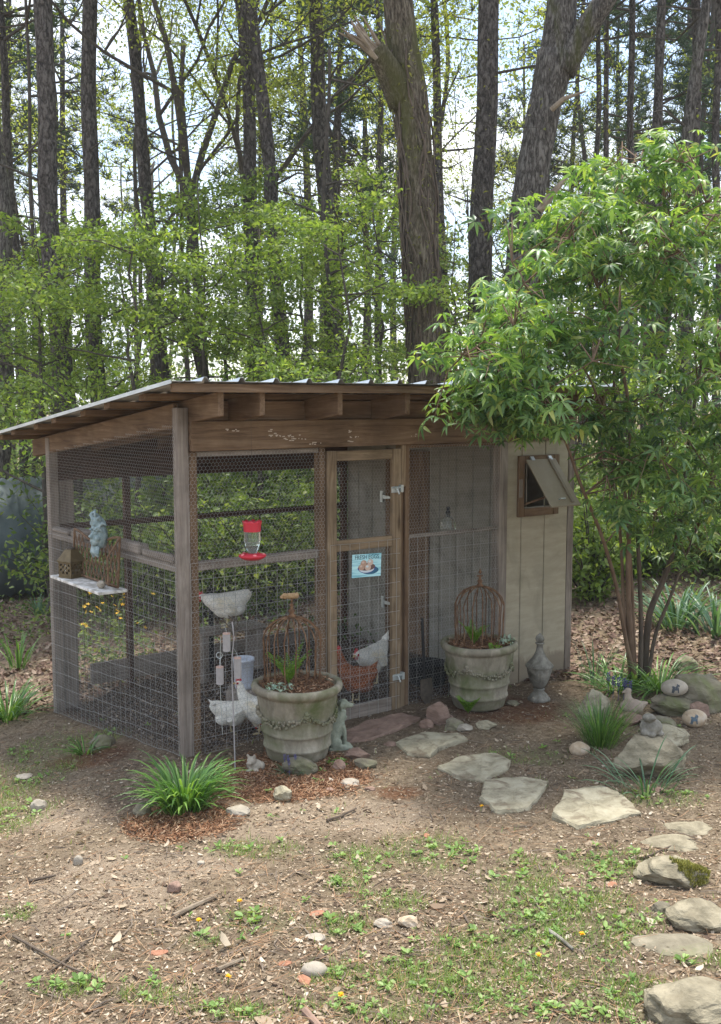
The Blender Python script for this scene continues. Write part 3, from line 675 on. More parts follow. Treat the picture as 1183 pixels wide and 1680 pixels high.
# hen house walls (tongue and groove siding, every board its own piece)
sid = lambda *a, mt='siding': cbox('siding_board', mt, *a, bevel=.005)
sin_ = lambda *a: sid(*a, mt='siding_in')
sid(2.772, 2.943, -.004, .012, -.02, 1.894)
sid(2.949, 3.205, -.004, .012, -.02, 1.375); sid(2.949, 3.205, -.004, .012, 1.715, 1.894)
MB().plate([(3.211, -.004, -.02), (3.474, -.004, -.02), (3.474, -.004, 1.894), (3.211, -.004, 1.894), (3.211, -.004, 1.715), (3.285, -.004, 1.715), (3.285, -.004, 1.375), (3.211, -.004, 1.375)], (0, .016, 0)).build('siding_board', 'siding', coop, bevel=.004)
HU = 2.87
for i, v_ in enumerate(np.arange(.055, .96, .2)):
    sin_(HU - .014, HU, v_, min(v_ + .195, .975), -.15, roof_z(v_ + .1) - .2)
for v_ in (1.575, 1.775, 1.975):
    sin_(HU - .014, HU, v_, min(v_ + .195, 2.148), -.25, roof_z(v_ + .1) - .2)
for i in range(4):                      # brown planks of the inner door
    cbox('inner_door_plank', 'beamz', HU - .024, HU - .004, .985 + i * .146, .985 + i * .146 + .143, .0, 1.78)
cbox('inner_door_batten', 'beamy', HU - .038, HU - .025, 1.0, 1.55, 1.05, 1.13)
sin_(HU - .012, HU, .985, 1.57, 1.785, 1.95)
for v_ in np.arange(.07, 2.1, .206): sid(3.50, 3.514, v_, v_ + .2, -.2, roof_z(v_) - .2)
for u_ in np.arange(2.88, 3.4, .2): sid(u_, min(u_ + .194, 3.47), 2.16, 2.174, -.3, 1.588)
for (px, py) in ((627, 815), (629, 988)):
    v_, z_ = Sp(px, py, HU - .03)
    h_ = MB().box(HU - .02, HU - .014, v_ + .005, v_ + .045, z_ - .05, z_ + .05)
    h_.plate([(HU - .028, v_, z_ + .018), (HU - .028, v_, z_ - .018), (HU - .028, v_ - .14, z_ - .005), (HU - .028, v_ - .14, z_ + .005)], (.004, 0, 0))
    h_.tube([(HU - .026, v_ + .002, z_ - .04), (HU - .026, v_ + .002, z_ + .04)], .007, 6); h_.build('strap_hinge', 'galv', coop)
# vent flap
M['flap'] = speck('dull_tan_flap_paint', [(.3, (.28, .235, .17)), (.7, (.36, .305, .225))], 4, .7, .2, .003)
u0, u1, z0, z1 = 2.889, 3.343, 1.306, 1.78
cbox('vent_frame', 'beamz', u0, u0 + .062, -.03, -.006, z0, z1)
cbox('vent_frame', 'beamz', u1 - .062, u1, -.03, -.006, z0, z1)
cbox('vent_frame', 'beamx', u0 + .064, u1 - .064, -.028, -.006, z0, z0 + .062)
cbox('vent_frame', 'beamx', u0 + .064, u1 - .064, -.028, -.006, z1 - .062, z1)
flap = MB().box(-.165, .165, -.012, 0, -.44, 0).build('vent_flap', 'flap', coop, bevel=.003, loc=(3.105, -.042, 1.745), rot=(R(-38), 0, 0))
MB().box(.07, .1, -.024, -.0125, -.415, -.005).build('batten', 'siding', flap, bevel=.003)
MB().tube([(-.05, -.015, -.38), (-.05, -.035, -.385), (.0, -.035, -.385), (.0, -.015, -.38)], .005, 6).build('handle', 'galv', flap)
hg = MB()
for x in (-.09, .11): hg.box(x - .018, x + .018, -.015, -.003, -.01, .025)
hg.build('hinge', 'galv', flap)
MB().tube([(2.965, -.01, 1.40), (3.11, -.2, 1.49)], .009, 6).build('prop_stick', 'beamx', coop)
MB().box(2.885, 2.925, -.036, -.031, 1.46, 1.6).build('catch_plate', 'greyz', coop, bevel=.002)
# floor inside the vent, near black to put the house's shade into colour
cbox('hen_house_shelf', 'void', 2.885, 3.49, .05, 2.1, .9, .93)

# ---------------------------------------------------------------- sign
sg = tag(MB().box(-.128, .128, -.003, 0, -.082, .082).build('sign', 'black', bevel=.002), 'pale blue FRESH EGGS sign with a bowl of brown eggs, wired to the coop door', 'sign')
u_, z_ = Fp(601, 927.5, -.03)
sg.location = W(u_, -.03, z_); sg.rotation_euler = (0, R(2.0), ANG)
m, n, p = mk('sign_blue_print')
c = coords(n, (3, 1, 60)); t = noise(n, c, 1.6, 4, .5); r = ramp(n, [(.35, (0.16, 0.46, 0.55)), (.5, (.42, .74, .80)), (.7, (.58, .84, .86))]); n.links.new(t.outputs[0], r.inputs[0]); n.links.new(r.outputs[0], p.inputs[0]); p.inputs['Roughness'].default_value = .35
M['signblue'] = m
MB().box(-.126, .126, -.0045, -.0032, -.080, .080).build('printed_panel', 'signblue', sg)
def disc(name, cx_, cz, rx, rz_, y, mat, a0=0, a1=360, parent=sg, seg=28):
    v_ = [(cx_ + rx * math.cos(R(a0 + (a1 - a0) * i / seg)), y, cz + rz_ * math.sin(R(a0 + (a1 - a0) * i / seg))) for i in range(seg + (0 if a1 - a0 >= 360 else 1))]
    return MB().add(v_, [tuple(range(len(v_)))]).build(name, mat, parent)
M['pr_shadow'] = plain('print_teal_shadow', (.035, .13, .22)); M['pr_blue'] = plain('print_navy', (.05, .06, .30)); M['pr_egg'] = plain('print_egg', (.47, .30, .22)); M['pr_egg2'] = plain('print_egg_pale', (.62, .46, .37)); M['pr_rim'] = plain('print_bowl_white', (.62, .68, .72)); M['pr_dk'] = plain('print_bowl_dark', (.16, .09, .08))
disc('printed_bowl_cast', .03, -.035, .075, .028, -.0050, 'pr_shadow')
disc('printed_bowl', .0, -.012, .078, .042, -.0053, 'pr_blue', 180, 360)
disc('printed_bowl_rim', .0, -.022, .066, .028, -.0055, 'pr_rim', 180, 360)
disc('printed_bowl_inside', .0, -.010, .074, .026, -.0057, 'pr_dk')
for (x, z, q_) in ((-.028, .016, 'pr_egg'), (.030, .020, 'pr_egg2'), (-.045, -.010, 'pr_egg'), (.010, -.014, 'pr_egg2')):
    disc('printed_egg', x, z, .026, .022, -.0060 - .0003 * (z < 0), q_)
    disc('printed_egg_light', x - .006, z + .007, .012, .008, -.0066, 'pr_egg2' if q_ == 'pr_egg' else 'pr_rim')
tx = bpy.data.curves.new('lettering', 'FONT'); tx.body = 'FRESH EGGS'; tx.size = .042; tx.align_x = 'CENTER'; tx.extrude = .0003
to = bpy.data.objects.new('lettering', tx); col.objects.link(to); to.parent = sg; to.location = (.0, -.0056, .045); to.rotation_euler = (R(90), 0, 0); to.scale = (.92, 1, 1)
tx.materials.append(plain('print_dark_letters', (.03, .09, .12)))
bpy.context.view_layer.update()
lm = bpy.data.meshes.new_from_object(to); lt_ = bpy.data.objects.new('lettering', lm); col.objects.link(lt_); lt_.parent = sg
lt_.location = to.location; lt_.rotation_euler = to.rotation_euler; lt_.scale = to.scale; bpy.data.objects.remove(to); lt_.name = 'lettering'

# ---------------------------------------------------------------- planters
def planter(name, label, loc, rz, seed):
    t = thing(name, label, 'planter', loc, rz)
    pr = [(.0, .012), (.172, .012), (.178, .0), (.186, .01), (.196, .05), (.204, .075), (.212, .082), (.211, .095), (.203, .1), (.212, .16), (.215, .168), (.223, .175), (.222, .188), (.214, .194), (.236, .30), (.249, .40), (.252, .412),
          (.268, .42), (.28, .435), (.283, .452), (.277, .468), (.262, .476), (.247, .472), (.242, .455), (.235, .43), (.0, .428)]
    rg_ = random.Random(seed)
    MB().lathe(pr, 56, fn=lambda r_, z, a: (r_ * (1 + .004 * math.sin(3 * a + seed)), z + .003 * math.sin(2 * a + seed))).build('pot', 'concrete', t, smooth=True)
    sw = MB()                            # swags of leaves and fruit round the pot
    for k in range(4):
        for i in range(26):
            s_ = i / 25; a = (k + s_) * math.pi / 2; sag = 4 * s_ * (1 - s_); z = .312 - .052 * sag; r_ = .2395 + .016 * (z - .26) / .1
            for q_ in range(2):
                w_ = .012 + .009 * sag
                sw.ball((r_ * math.cos(a) + rg_.uniform(-.004, .004), r_ * math.sin(a) + rg_.uniform(-.004, .004), z + rg_.uniform(-w_, w_)), (rg_.uniform(.007, .012), rg_.uniform(.007, .012), rg_.uniform(.007, .013)), 6, 4)
        a = k * math.pi / 2
        for (dz, q_) in ((.015, .016), (-.012, .012), (-.03, .009)): sw.ball((.245 * math.cos(a), .245 * math.sin(a), .318 + dz), q_, 7, 5)
    sw.build('garland', 'concrete', t, smooth=True)
    so = MB().lathe([(.0, .452), (.1, .456), (.2, .449), (.243, .438)], 32, fn=lambda r_, z, a: (r_, z + .008 * math.sin(5 * a + r_ * 40 + seed))); so.build('potting_soil', 'soil', t)
    n_ = 1100; rr = .235 * np.sqrt(rng.uniform(0, 1, n_)); aa = rng.uniform(0, 6.283, n_)
    P = np.stack([rr * np.cos(aa), rr * np.sin(aa), .462 + rng.uniform(-.004, .018, n_)], -1)
    ST_ = ([(0, -.5, 0), (1, -.4, .1), (1, .4, .1), (0, .5, 0)], [(0, 1, 2, 3)])
    o = scatter('bark_mulch', ST_, P, rotm(rng.uniform(0, 6.28, n_), rng.normal(0, .35, n_), rng.normal(0, .5, n_)), np.stack([rng.uniform(.012, .035, n_), rng.uniform(.002, .006, n_), np.full(n_, .02)], -1), 'straw', t)
    o['kind'] = 'stuff'; return t
p1g = G(488, 1240); pot1 = planter('stone_planter', 'large mossy stone pot with a garland, left of the wire door', p1g, .3, 1)
p2g = G(785, 1156); pot2 = planter('stone_planter', 'large mossy stone pot in front of the tan wall beside the urn', p2g, 1.1, 5)
def cage(label, c, rad, h, topper, seed):
    t = thing('wire_cloche', label, 'garden cloche', c, .2 * seed)
    rg_ = random.Random(seed); n_ = 16
    for k in range(n_):
        a = 2 * math.pi * k / n_; w_ = MB(); pts = []
        for i in range(11):
            s_ = i / 10
            if s_ < .55: r_ = rad * (1 - .04 * (1 - s_ / .55)) ; z = h * .62 * s_ / .55
            else:
                q_ = (s_ - .55) / .45 * math.pi / 2; r_ = rad * math.cos(q_) * .995 + .006; z = h * (.62 + .38 * math.sin(q_))
            pts.append((r_ * math.cos(a) + rg_.uniform(-.003, .003), r_ * math.sin(a) + rg_.uniform(-.003, .003), z))
        w_.tube(pts, .0044, 5); w_.build('rib', 'rust', t, smooth=True)
    for z, r_ in ((h * .02, rad * .965), (h * .62, rad * 1.0)):
        if z < h * .3: MB().tube([(r_ * math.cos(a), r_ * math.sin(a), z) for a in np.linspace(0, 2 * math.pi, 33)], .004, 5).build('hoop', 'rust', t)
    fin = MB().lathe([(.0, h - .005), (.028, h), (.022, h + .012), (.012, h + .02), (.018, h + .032), (.02, h + .04), (.01, h + .05), (.008, h + .065), (.016, h + .075), (.0, h + .085)], 14)
    if topper:
        zz = h + .085
        fin.tube([(0, 0, zz - .01), (0, 0, zz + .03)], .006, 6)
        fin.build('finial', 'rust', t, smooth=True)
        f2 = MB()
        for (dx, r_) in ((-.042, .021), (-.015, .02), (.012, .022)): f2.ball((dx, 0, zz + .045), (r_, .018, .02), 10, 7)
        f2.ball((-.058, 0, zz + .04), (.016, .01, .012), 8, 6); f2.ball((.03, 0, zz + .046), (.017, .015, .02), 8, 6)
        f2.build('bird_ornament', speck('golden_brown_rust', [(.3, (.20, .11, .05)), (.7, (.46, .33, .18))], 40), t, smooth=True, voxel=.004)
    else:
        zz = h + .085
        fin.lathe([(.0, zz), (.011, zz + .01), (.013, zz + .018), (.005, zz + .03), (.0, zz + .05)], 10); fin.ball((-.018, 0, zz - .01), .007, 6, 5); fin.ball((.018, 0, zz - .01), .007, 6, 5)
        fin.build('finial', 'rust', t, smooth=True)
    return t
cage('rusty wire cloche with a bird finial in the pot left of the door', p1g + Vector((-.03, .02, .455)), .178, .42, True, 1)
cage('rusty wire cloche with a pointed finial in the pot by the tan wall', p2g + Vector((0, .0, .455)), .178, .42, False, 2)
# ferns and small plants in the pots
def blades(name, mat, c, n_, ln, wd, spread, parent=None, up=.9, arch=1.0, seed=0, seg=5, r0=.03, fold=True):
    rg_ = np.random.default_rng(seed); V = []; Fs = []
    for i in range(n_):
        a = rg_.uniform(0, 2 * math.pi); L_ = ln * rg_.uniform(.55, 1.1); el = up * rg_.uniform(.55, 1.15); w_ = wd * rg_.uniform(.7, 1.2)
        lean = spread * rg_.uniform(.3, 1.2); b_ = np.array(c, float) + np.array([math.cos(a), math.sin(a), 0]) * r0 * rg_.uniform(0, 1)
        d = np.array([math.cos(a) * lean, math.sin(a) * lean, el]); d /= np.linalg.norm(d); s_ = np.array([-math.sin(a), math.cos(a), 0]) + rg_.normal(0, .25, 3) * .5; p_ = b_.copy(); bi = len(V)
        tw = rg_.uniform(-.5, .5)
        for k in range(seg + 1):
            t = k / seg; ww = w_ * (0.55 + 1.2 * t) * (1 - t) ** .6 if t < 1 else 0
            ww = max(ww, w_ * .05)
            up_ = np.cross(s_, d)
            V += [tuple(p_ - s_ * ww / 2 + up_ * ww * .22), tuple(p_), tuple(p_ + s_ * ww / 2 + up_ * ww * .22)]
            if k < seg:
                p_ = p_ + d * L_ / seg; d = d + np.array([math.cos(a + tw) * .25, math.sin(a + tw) * .25, -.55 * arch]) / seg * 2 * (0.4 + t * 1.4); d /= np.linalg.norm(d)
                Fs += [(bi + 3 * k, bi + 3 * k + 1, bi + 3 * k + 4, bi + 3 * k + 3), (bi + 3 * k + 1, bi + 3 * k + 2, bi + 3 * k + 5, bi + 3 * k + 4)]
    o = MB(); o.v = V; o.f = Fs
    return o.build(name, mat, parent, smooth=True)
def fern(label, c, fr, seed, ln=.2):
    t = thing('fern', label, 'fern', c); rg_ = random.Random(seed)
    for i in range(fr):
        a = 6.28 * i / fr + rg_.uniform(-.4, .4); V = MB(); p_ = Vector((0, 0, 0)); d = Vector((math.cos(a) * .35, math.sin(a) * .35, 1)).normalized(); L_ = ln * rg_.uniform(.7, 1.2); pts = [p_.copy()]
        for k in range(14):
            p_ = p_ + d * L_ / 14; pts.append(p_.copy()); d = (d + Vector((math.cos(a) * .04, math.sin(a) * .04, -.045 * k / 14))).normalized()
            s_ = Vector((-math.sin(a), math.cos(a), 0)); l_ = .027 * math.sin(math.pi * (k + 2.2) / 16.5) ** .8
            if k > 1:
                for q_ in (-1, 1): V.add([p_ - d * .005, p_ + s_ * q_ * l_ * .5 + d * .009, p_ + s_ * q_ * l_ + d * .012 - Vector((0, 0, .006)), p_ + s_ * q_ * l_ * .5 - d * .003], [(0, 1, 2, 3)])
        V.tube(pts, .0016, 4); V.build('frond', 'fern', t)
    return t
fern('bright green upright fern inside the bird-topped rusty cloche', p1g + Vector((-.05, -.02, .46)), 13, 3, .25)
fern('small green fern inside the cloche of the right hand pot', p2g + Vector((-.04, -.04, .46)), 14, 4, .17)
fern('leafy fern on the ground against the base of the right hand pot', G(768, 1172) + Vector((0, 0, .01)), 22, 8, .12)
def sprawl(label, name, c, r_, n_, mat, size, h=.05, flowers=None, seed=0):
    rg_ = np.random.default_rng(seed); t = thing(name, label, 'plant', c)
    rr = r_ * np.sqrt(rg_.uniform(0, 1, n_)); aa = rg_.uniform(0, 6.283, n_); P = np.stack([rr * np.cos(aa), rr * np.sin(aa), h * rg_.uniform(0.15, 1, n_) * (1 - (rr / r_) ** 2 * .6)], -1)
    leaves_at('foliage', P, size, mat, t, LEAF, .5, rg=rg_, droop=-.3)
    if flowers:
        k = flowers[1]; rr = r_ * np.sqrt(rg_.uniform(0, 1, k)); aa = rg_.uniform(0, 6.283, k)
        P = np.stack([rr * np.cos(aa), rr * np.sin(aa), h * rg_.uniform(.7, 1.25, k)], -1)
        V, Fc = [], []
        for i in range(5): 
            a = i * 1.2566; b_ = len(V); V += [(0, 0, 0), (.6 * math.cos(a - .5), .6 * math.sin(a - .5), .2), (math.cos(a), math.sin(a), .25), (.6 * math.cos(a + .5), .6 * math.sin(a + .5), .2)]; Fc.append((b_, b_ + 1, b_ + 2, b_ + 3))
        scatter('blossom', (V, Fc), P, rotm(rg_.uniform(0, 6, k), rg_.normal(0, .7, k), rg_.normal(0, .7, k)), np.full(k, flowers[2]), flowers[0], t)
    return t
sprawl('pale silvery seedlings at the left front edge of the pot with the bird finial', 'silver_plant', p1g + Vector((-.10, -.165, .465)), .085, 90, 'silverleaf', .026, .045, seed=1)
sprawl('low lime green plant at the front rim of the right hand pot', 'creeping_plant', p2g + Vector((.09, -.2, .465)), .05, 40, 'fern', .03, .03, seed=2)
sprawl('silvery leaves at the right rim of the right hand pot', 'silver_plant', p2g + Vector((.19, -.07, .465)), .06, 70, 'silverleaf', .026, .07, seed=3)

# ---------------------------------------------------------------- urn finial
c = G(884, 1149); t = thing('stone_urn', 'grey stone urn with a pineapple finial lid standing by the tan wall', 'urn', c)
def flute(r_, z, a): return r_ * (1 - (.035 * (0.5 + .5 * math.cos(22 * a)) if .13 < z < .225 else 0)), z
MB().lathe([(0, 0), (.082, 0), (.084, .018), (.075, .028), (.068, .034), (.06, .05), (.046, .062), (.036, .074), (.044, .088), (.032, .095)], 28).build('foot', 'urn', t, smooth=True)
MB().lathe([(.0, .092), (.03, .095), (.042, .105), (.058, .13), (.076, .17), (.088, .215), (.092, .24), (.094, .252)], 88, fn=flute).build('bowl', 'urn', t, smooth=True)
MB().lathe([(.09, .25), (.102, .256), (.104, .268), (.094, .278), (.07, .305), (.045, .338), (.03, .37), (.024, .405), (.023, .425), (.034, .43), (.034, .437), (.0, .44)], 32).build('lid', 'urn', t, smooth=True)
MB().lathe([(.0, .437), (.02, .438), (.031, .452), (.033, .468), (.027, .485), (.013, .5), (0, .51)], 26, fn=lambda r_, z, a: (r_ * (1 + .1 * math.sin(9 * a + z * 260) * math.sin(9 * a - z * 260)), z)).build('finial', 'urn', t, smooth=True)

# ---------------------------------------------------------------- hummingbird feeder hanging from a rafter
pu, pz = Fp(414, 890, -.28); c = W(pu, -.28, 0)
t = thing('hummingbird_feeder', 'red and clear hummingbird feeder hanging in front of the wire', 'feeder', (c.x, c.y, Fp(414, 918, -.28)[1]))
h_ = Fp(414, 856, -.28)[1] - t.location.z
MB().lathe([(.0, .002), (.05, .0), (.075, .012), (.085, .024), (.082, .03), (.05, .038), (.03, .04), (0, .04)], 32).build('base_dish', 'redplastic', t, smooth=True)
MB().lathe([(.028, .038), (.034, .06), (.045, .085), (.05, .12), (.05, .175)], 28).build('bottle', 'glass', t, smooth=True)
MB().lathe([(.0265, .04), (.0325, .06), (.043, .085), (.047, .105), (.0, .106)], 24).build('nectar', 'glass', t, smooth=True)
MB().lathe([(.052, .172), (.053, .2), (.055, .225), (.057, .235), (.04, .23), (0, .228)], 48, fn=lambda r_, z, a: (r_ * (1 + (.05 * math.cos(8 * a) if z > .2 else 0)), z + (.005 * math.cos(8 * a) if z > .23 else 0))).build('cap', 'redplastic', t, smooth=True)
fl = MB()
for k in range(5): a = k * 1.2566; fl.lathe([(.014, 0), (.011, .008), (.003, .011)], 8, (.066 * math.cos(a), .066 * math.sin(a), .028))
fl.build('flower_port', plain('pale_red_port', (.8, .25, .25), .4), t)
zt = 2.13 - t.location.z
MB().tube([(0, 0, .228), (.002, 0, .5), (0, 0, zt)], .0008, 4).build('hanging_wire', 'darkiron', t)

# ---------------------------------------------------------------- shelf with ornaments on the left side
sh = thing('shelf', 'white peeling shelf hung on the left wire wall of the coop', 'shelf', W(-.112, 1.16, .955), ANG)
MB().box(-.108, .095, -.43, .43, -.02, 0).build('board', 'whitepaint', sh, bevel=.003)

for y_ in (-.16, .24): MB().tube([(-.085, y_, -.026), (.03, y_, -.06), (.095, y_, -.13)], .006, 6).tube([(-.09, y_, -.024), (.095, y_, -.024)], .006, 6).build('bracket', 'darkiron', sh)
la = thing('lattice_basket', 'rusty arched lattice basket standing at the back of the white shelf', 'basket', W(-.05, 1.16, .957), ANG)
def arch(y): return .27 - .03 * math.cos(y * 9) - .02 * y
fr = MB(); ys = np.linspace(-.36, .33, 15)
fr.tube([(0, y, arch(y)) for y in ys], .008, 6); fr.tube([(-.02, y, .012) for y in ys], .008, 6)
fr.tube([(0, -.36, arch(-.36)), (-.02, -.36, .012)], .008, 6); fr.tube([(0, .33, arch(.33)), (-.02, .33, .012)], .008, 6)
fr.tube([(0, -.36, arch(-.36)), (-.1, -.4, .2), (-.1, -.4, .04), (-.02, -.36, .012)], .006, 6)
fr.build('rim', 'lattice', la)
lt = MB()
for k in range(-6, 18):
    y = -.36 + k * .056
    for sgn in (1, -1):
        P_ = [(-.02 + .02 * s_, y + (sgn * s_ * .12 if sgn > 0 else .12 - s_ * .12), .012 + s_ * .25) for s_ in np.linspace(0, 1, 7)]
        P_ = [q_ for q_ in P_ if -.36 <= q_[1] <= .33 and q_[2] < arch(q_[1])]
        if len(P_) > 1: lt.tube(P_, .0042, 5)
lt.build('lattice', 'lattice', la); la.scale = (1.1, 1.12, 1.12)
ln_ = thing('metal_lantern', 'brown pierced metal lantern on the left end of the white shelf', 'lantern', W(-.13, 1.41, .957), ANG + .35)
bd_ = MB(); s_ = .062; hh_ = .115
for (x0, x1, y0, y1) in ((-s_, -s_ + .01, -s_, -s_ + .01), (s_ - .01, s_, -s_, -s_ + .01), (-s_, -s_ + .01, s_ - .01, s_), (s_ - .01, s_, s_ - .01, s_)): bd_.box(x0, x1, y0, y1, 0, hh_)
for z in (0, hh_ - .014): bd_.box(-s_ - .002, s_ + .002, -s_ - .002, s_ + .002, z, z + .012)
bd_.build('frame', 'bronze', ln_)
pcs = MB()
for fce in range(4):
    ca_, sa_ = math.cos(fce * math.pi / 2), math.sin(fce * math.pi / 2)
    for i in range(5):
        for j in range(5):
            if (i + j + fce) % 2 == 0 or j == 0:
                x0 = -s_ + .01 + i * .0205; z0_ = .012 + j * .0178
                pts = [(x0, -s_ + .002, z0_), (x0 + .0215, -s_ + .002, z0_), (x0 + .0215, -s_ + .002, z0_ + .0185), (x0, -s_ + .002, z0_ + .0185)]
                pts = [(x * ca_ - y * sa_, x * sa_ + y * ca_, z) for x, y, z in pts]; pcs.add(pts, [(0, 1, 2, 3)])
pcs.build('pierced_panel', 'bronze', ln_)
MB().add([(-.075, -.075, hh_), (.075, -.075, hh_), (.075, .075, hh_), (-.075, .075, hh_), (-.03, -.03, hh_ + .085), (.03, -.03, hh_ + .085), (.03, .03, hh_ + .085), (-.03, .03, hh_ + .085)],
         [(3, 2, 1, 0), (4, 5, 6, 7), (0, 1, 5, 4), (1, 2, 6, 5), (2, 3, 7, 6), (3, 0, 4, 7)]).build('roof', 'bronze', ln_, bevel=.003)
MB().lathe([(.03, 0), (.032, .012), (.02, .016), (0, .018)], 12, (0, 0, hh_ + .083)).build('cap', 'darkiron', ln_)
# sleeping stone bird
bb = MB().ball((0, 0, .026), (.04, .03, .027), 14, 9).ball((-.03, -.008, .04), (.018, .016, .015), 10, 8).tube([(.03, 0, .03), (.07, .005, .036)], [.014, .004], 6).tube([(-.045, -.012, .04), (-.058, -.016, .036)], [.005, .001], 5)
tag(bb.build('bird_figurine', 'palerock', voxel=.004, loc=W(-.14, .87, .955), rot=(0, 0, ANG + 1.2)), 'small pale bird figurine resting on the right end of the white shelf', 'figurine')
kb = MB().ball((0, 0, .035), (.03, .04, .038), 10, 8).ball((.0, .0, .07), (.016, .018, .02), 8, 6)
tag(kb.build('stone_figurine', 'palerock', voxel=.005, loc=W(-.1, 1.545, .955)), 'small rounded pale figurine behind the metal lantern on the shelf', 'figurine')
# leaf-bearded mask
mv, mz = Sp(181, 925, -.08)
mk_ = thing('face_mask', 'pale blue green leafy face mask hung above the white shelf', 'mask', W(-.085, 1.0, Sp(181, 926, -.085)[1]), ANG - math.pi / 2 + .12); mk_.scale = (1.18, 1.18, 1.1)
fm = MB()                                # local: -Y faces the viewer
fm.ball((0, 0, .165), (.052, .042, .085), 20, 14)
fm.ball((-.004, -.035, .135), (.034, .02, .038), 12, 9)
fm.tube([(0, -.038, .19), (0, -.062, .158), (0, -.05, .148)], [.008, .014, .009], 7)
for x in (-.022, .022):
    fm.tube([(x * .5, -.044, .196), (x, -.05, .205), (x * 1.9, -.03, .196)], [.005, .007, .004], 6); fm.ball((x, -.036, .183), (.013, .01, .008), 8, 6); fm.ball((x * 1.3, -.03, .15), (.018, .018, .02), 8, 6)
fm.tube([(-.022, -.045, .124), (0, -.056, .128), (.022, -.045, .124)], [.004, .006, .004], 6); fm.tube([(-.016, -.044, .114), (0, -.054, .112), (.016, -.044, .114)], [.004, .006, .004], 6)
fm.build('face', 'mask', mk_, voxel=.0035, smoothmod=1)
hr = MB(); rg_ = random.Random(5)
for k in range(26):
    a = rg_.uniform(-1.9, 1.9); r_ = rg_.uniform(.03, .062); z = .225 + rg_.uniform(-.03, .085); x = r_ * math.sin(a)
    hr.tube([(x * .6, -.02 - .02 * math.cos(a), z), (x, -.035 * math.cos(a) - .01, z + rg_.uniform(.0, .02)), (x * 1.25, -.02 * math.cos(a), z + rg_.uniform(-.03, .02))], [.012, rg_.uniform(.01, .016), .004], 6, flat=.6)
for k in range(9): a = -1.6 + .4 * k; hr.tube([(.03 * math.sin(a), -.03, .1), (.034 * math.sin(a) + .005, -.04, .06), (.03 * math.sin(a) + rg_.uniform(-.01, .012), -.03, rg_.uniform(0, .04))], [.012, .013, .003], 6, flat=.7)
hr.ball((0, -.012, .245), (.046, .03, .05), 14, 9)
hr.build('leafy_hair', 'mask', mk_, voxel=.004)['kind'] = 'stuff'

# ---------------------------------------------------------------- sitting dog statue by the pot
c = G(556, 1228); ds = MB()             # local: faces +X
ds.box(-.075, .085, -.05, .05, 0, .018)
ds.tube([(-.045, 0, .06), (-.035, 0, .10), (-.008, 0, .17), (.012, 0, .225), (.02, 0, .255)], [.048, .052, .044, .036, .03], 14)
ds.ball((-.03, .035, .05), (.045, .025, .038), 12, 8).ball((-.03, -.035, .05), (.045, .025, .038), 12, 8)
for y in (-.024, .024):
    ds.tube([(.012, y, .17), (.03, y, .12), (.034, y, .07), (.036, y, .03)], [.02, .016, .012, .012], 8); ds.ball((.052, y, .024), (.024, .014, .011), 8, 6); ds.ball((.01, y * 1.7, .025), (.03, .015, .012), 8, 6)
ds.ball((.03, 0, .29), (.034, .03, .032), 14, 10); ds.tube([(.045, 0, .285), (.07, 0, .277), (.088, 0, .276)], [.022, .018, .014], 10); ds.ball((.09, 0, .282), .009, 6, 5)
for y in (-.028, .028): ds.tube([(.018, y, .305), (.008, y * 1.25, .285), (.01, y * 1.2, .255)], [.012, .014, .006], 7, flat=.5); ds.tube([(.03, y * .8, .19), (.045, y * .6, .21), (.03, y * .3, .215)], .008, 6)
ds.tube([(-.07, 0, .03), (-.09, .03, .03), (-.07, .055, .03), (-.03, .06, .035)], [.014, .012, .01, .008], 7)
tag(ds.build('dog_statue', 'statue', voxel=.0055, loc=c, rot=(0, 0, .25)), 'grey green stone dog statue sitting between the left pot and the door', 'statue')
tag_ = None
# small pale animal figurine
c = G(418, 1264); fg = MB(); fg.ball((0, 0, .034), (.05, .038, .036), 14, 9).ball((-.015, -.02, .068), (.03, .027, .027), 12, 9).tube([(-.03, -.02, .085), (-.042, -.022, .108)], [.012, .005], 7).tube([(.0, -.028, .088), (.004, -.035, .11)], [.012, .005], 7)
fg.ball((-.03, -.045, .058), (.018, .014, .012), 8, 6).ball((-.03, -.04, .012), (.02, .014, .011), 8, 6).ball((.012, -.042, .012), (.02, .014, .011), 8, 6).ball((.045, 0, .03), (.018, .03, .025), 8, 6)
tag(fg.build('animal_figurine', 'palerock', voxel=.0045, loc=c), 'small cream stone animal figurine on red mulch left of the pot', 'figurine')

# ---------------------------------------------------------------- garden stake with hanging tubes
base = G(386, 1268); Yd = base.y
ch = thing('wind_chime_stake', 'thin iron garden stake with twiggy hooks in front of the wire', 'garden stake', base)
def loc_(px, py, dy=0.0): return atY(px, py, Yd + dy) - base
rod = [loc_(386, 1268), loc_(384, 1200), loc_(381, 1120), loc_(381, 1075), loc_(384, 1045), loc_(381, 1020)]
MB().tube(rod, .0042, 6).build('rod', 'greytube', ch)
MB().tube([loc_(384, 1045), loc_(374, 1026), loc_(368, 1020), loc_(360, 1018)], [.004, .0035, .003, .0025], 6).tube([loc_(381, 1022), loc_(380, 1014), loc_(374, 1010)], .003, 6).tube([loc_(384, 1045), loc_(388, 1028), loc_(391, 1020)], .003, 6).tube([loc_(366, 1019), loc_(366, 1013), loc_(370, 1014)], .0022, 5).build('twig_hook', 'darkiron', ch)
MB().tube([loc_(362, 1045), loc_(361, 1120), loc_(365, 1205)], .0022, 5).build('side_wire', 'galv', ch)
MB().tube([loc_(360 + 5 * math.cos(a), 1075 + 5 * math.sin(a)) for a in np.linspace(0, 6.283, 13)], .0022, 5).build('ring', 'galv', ch)
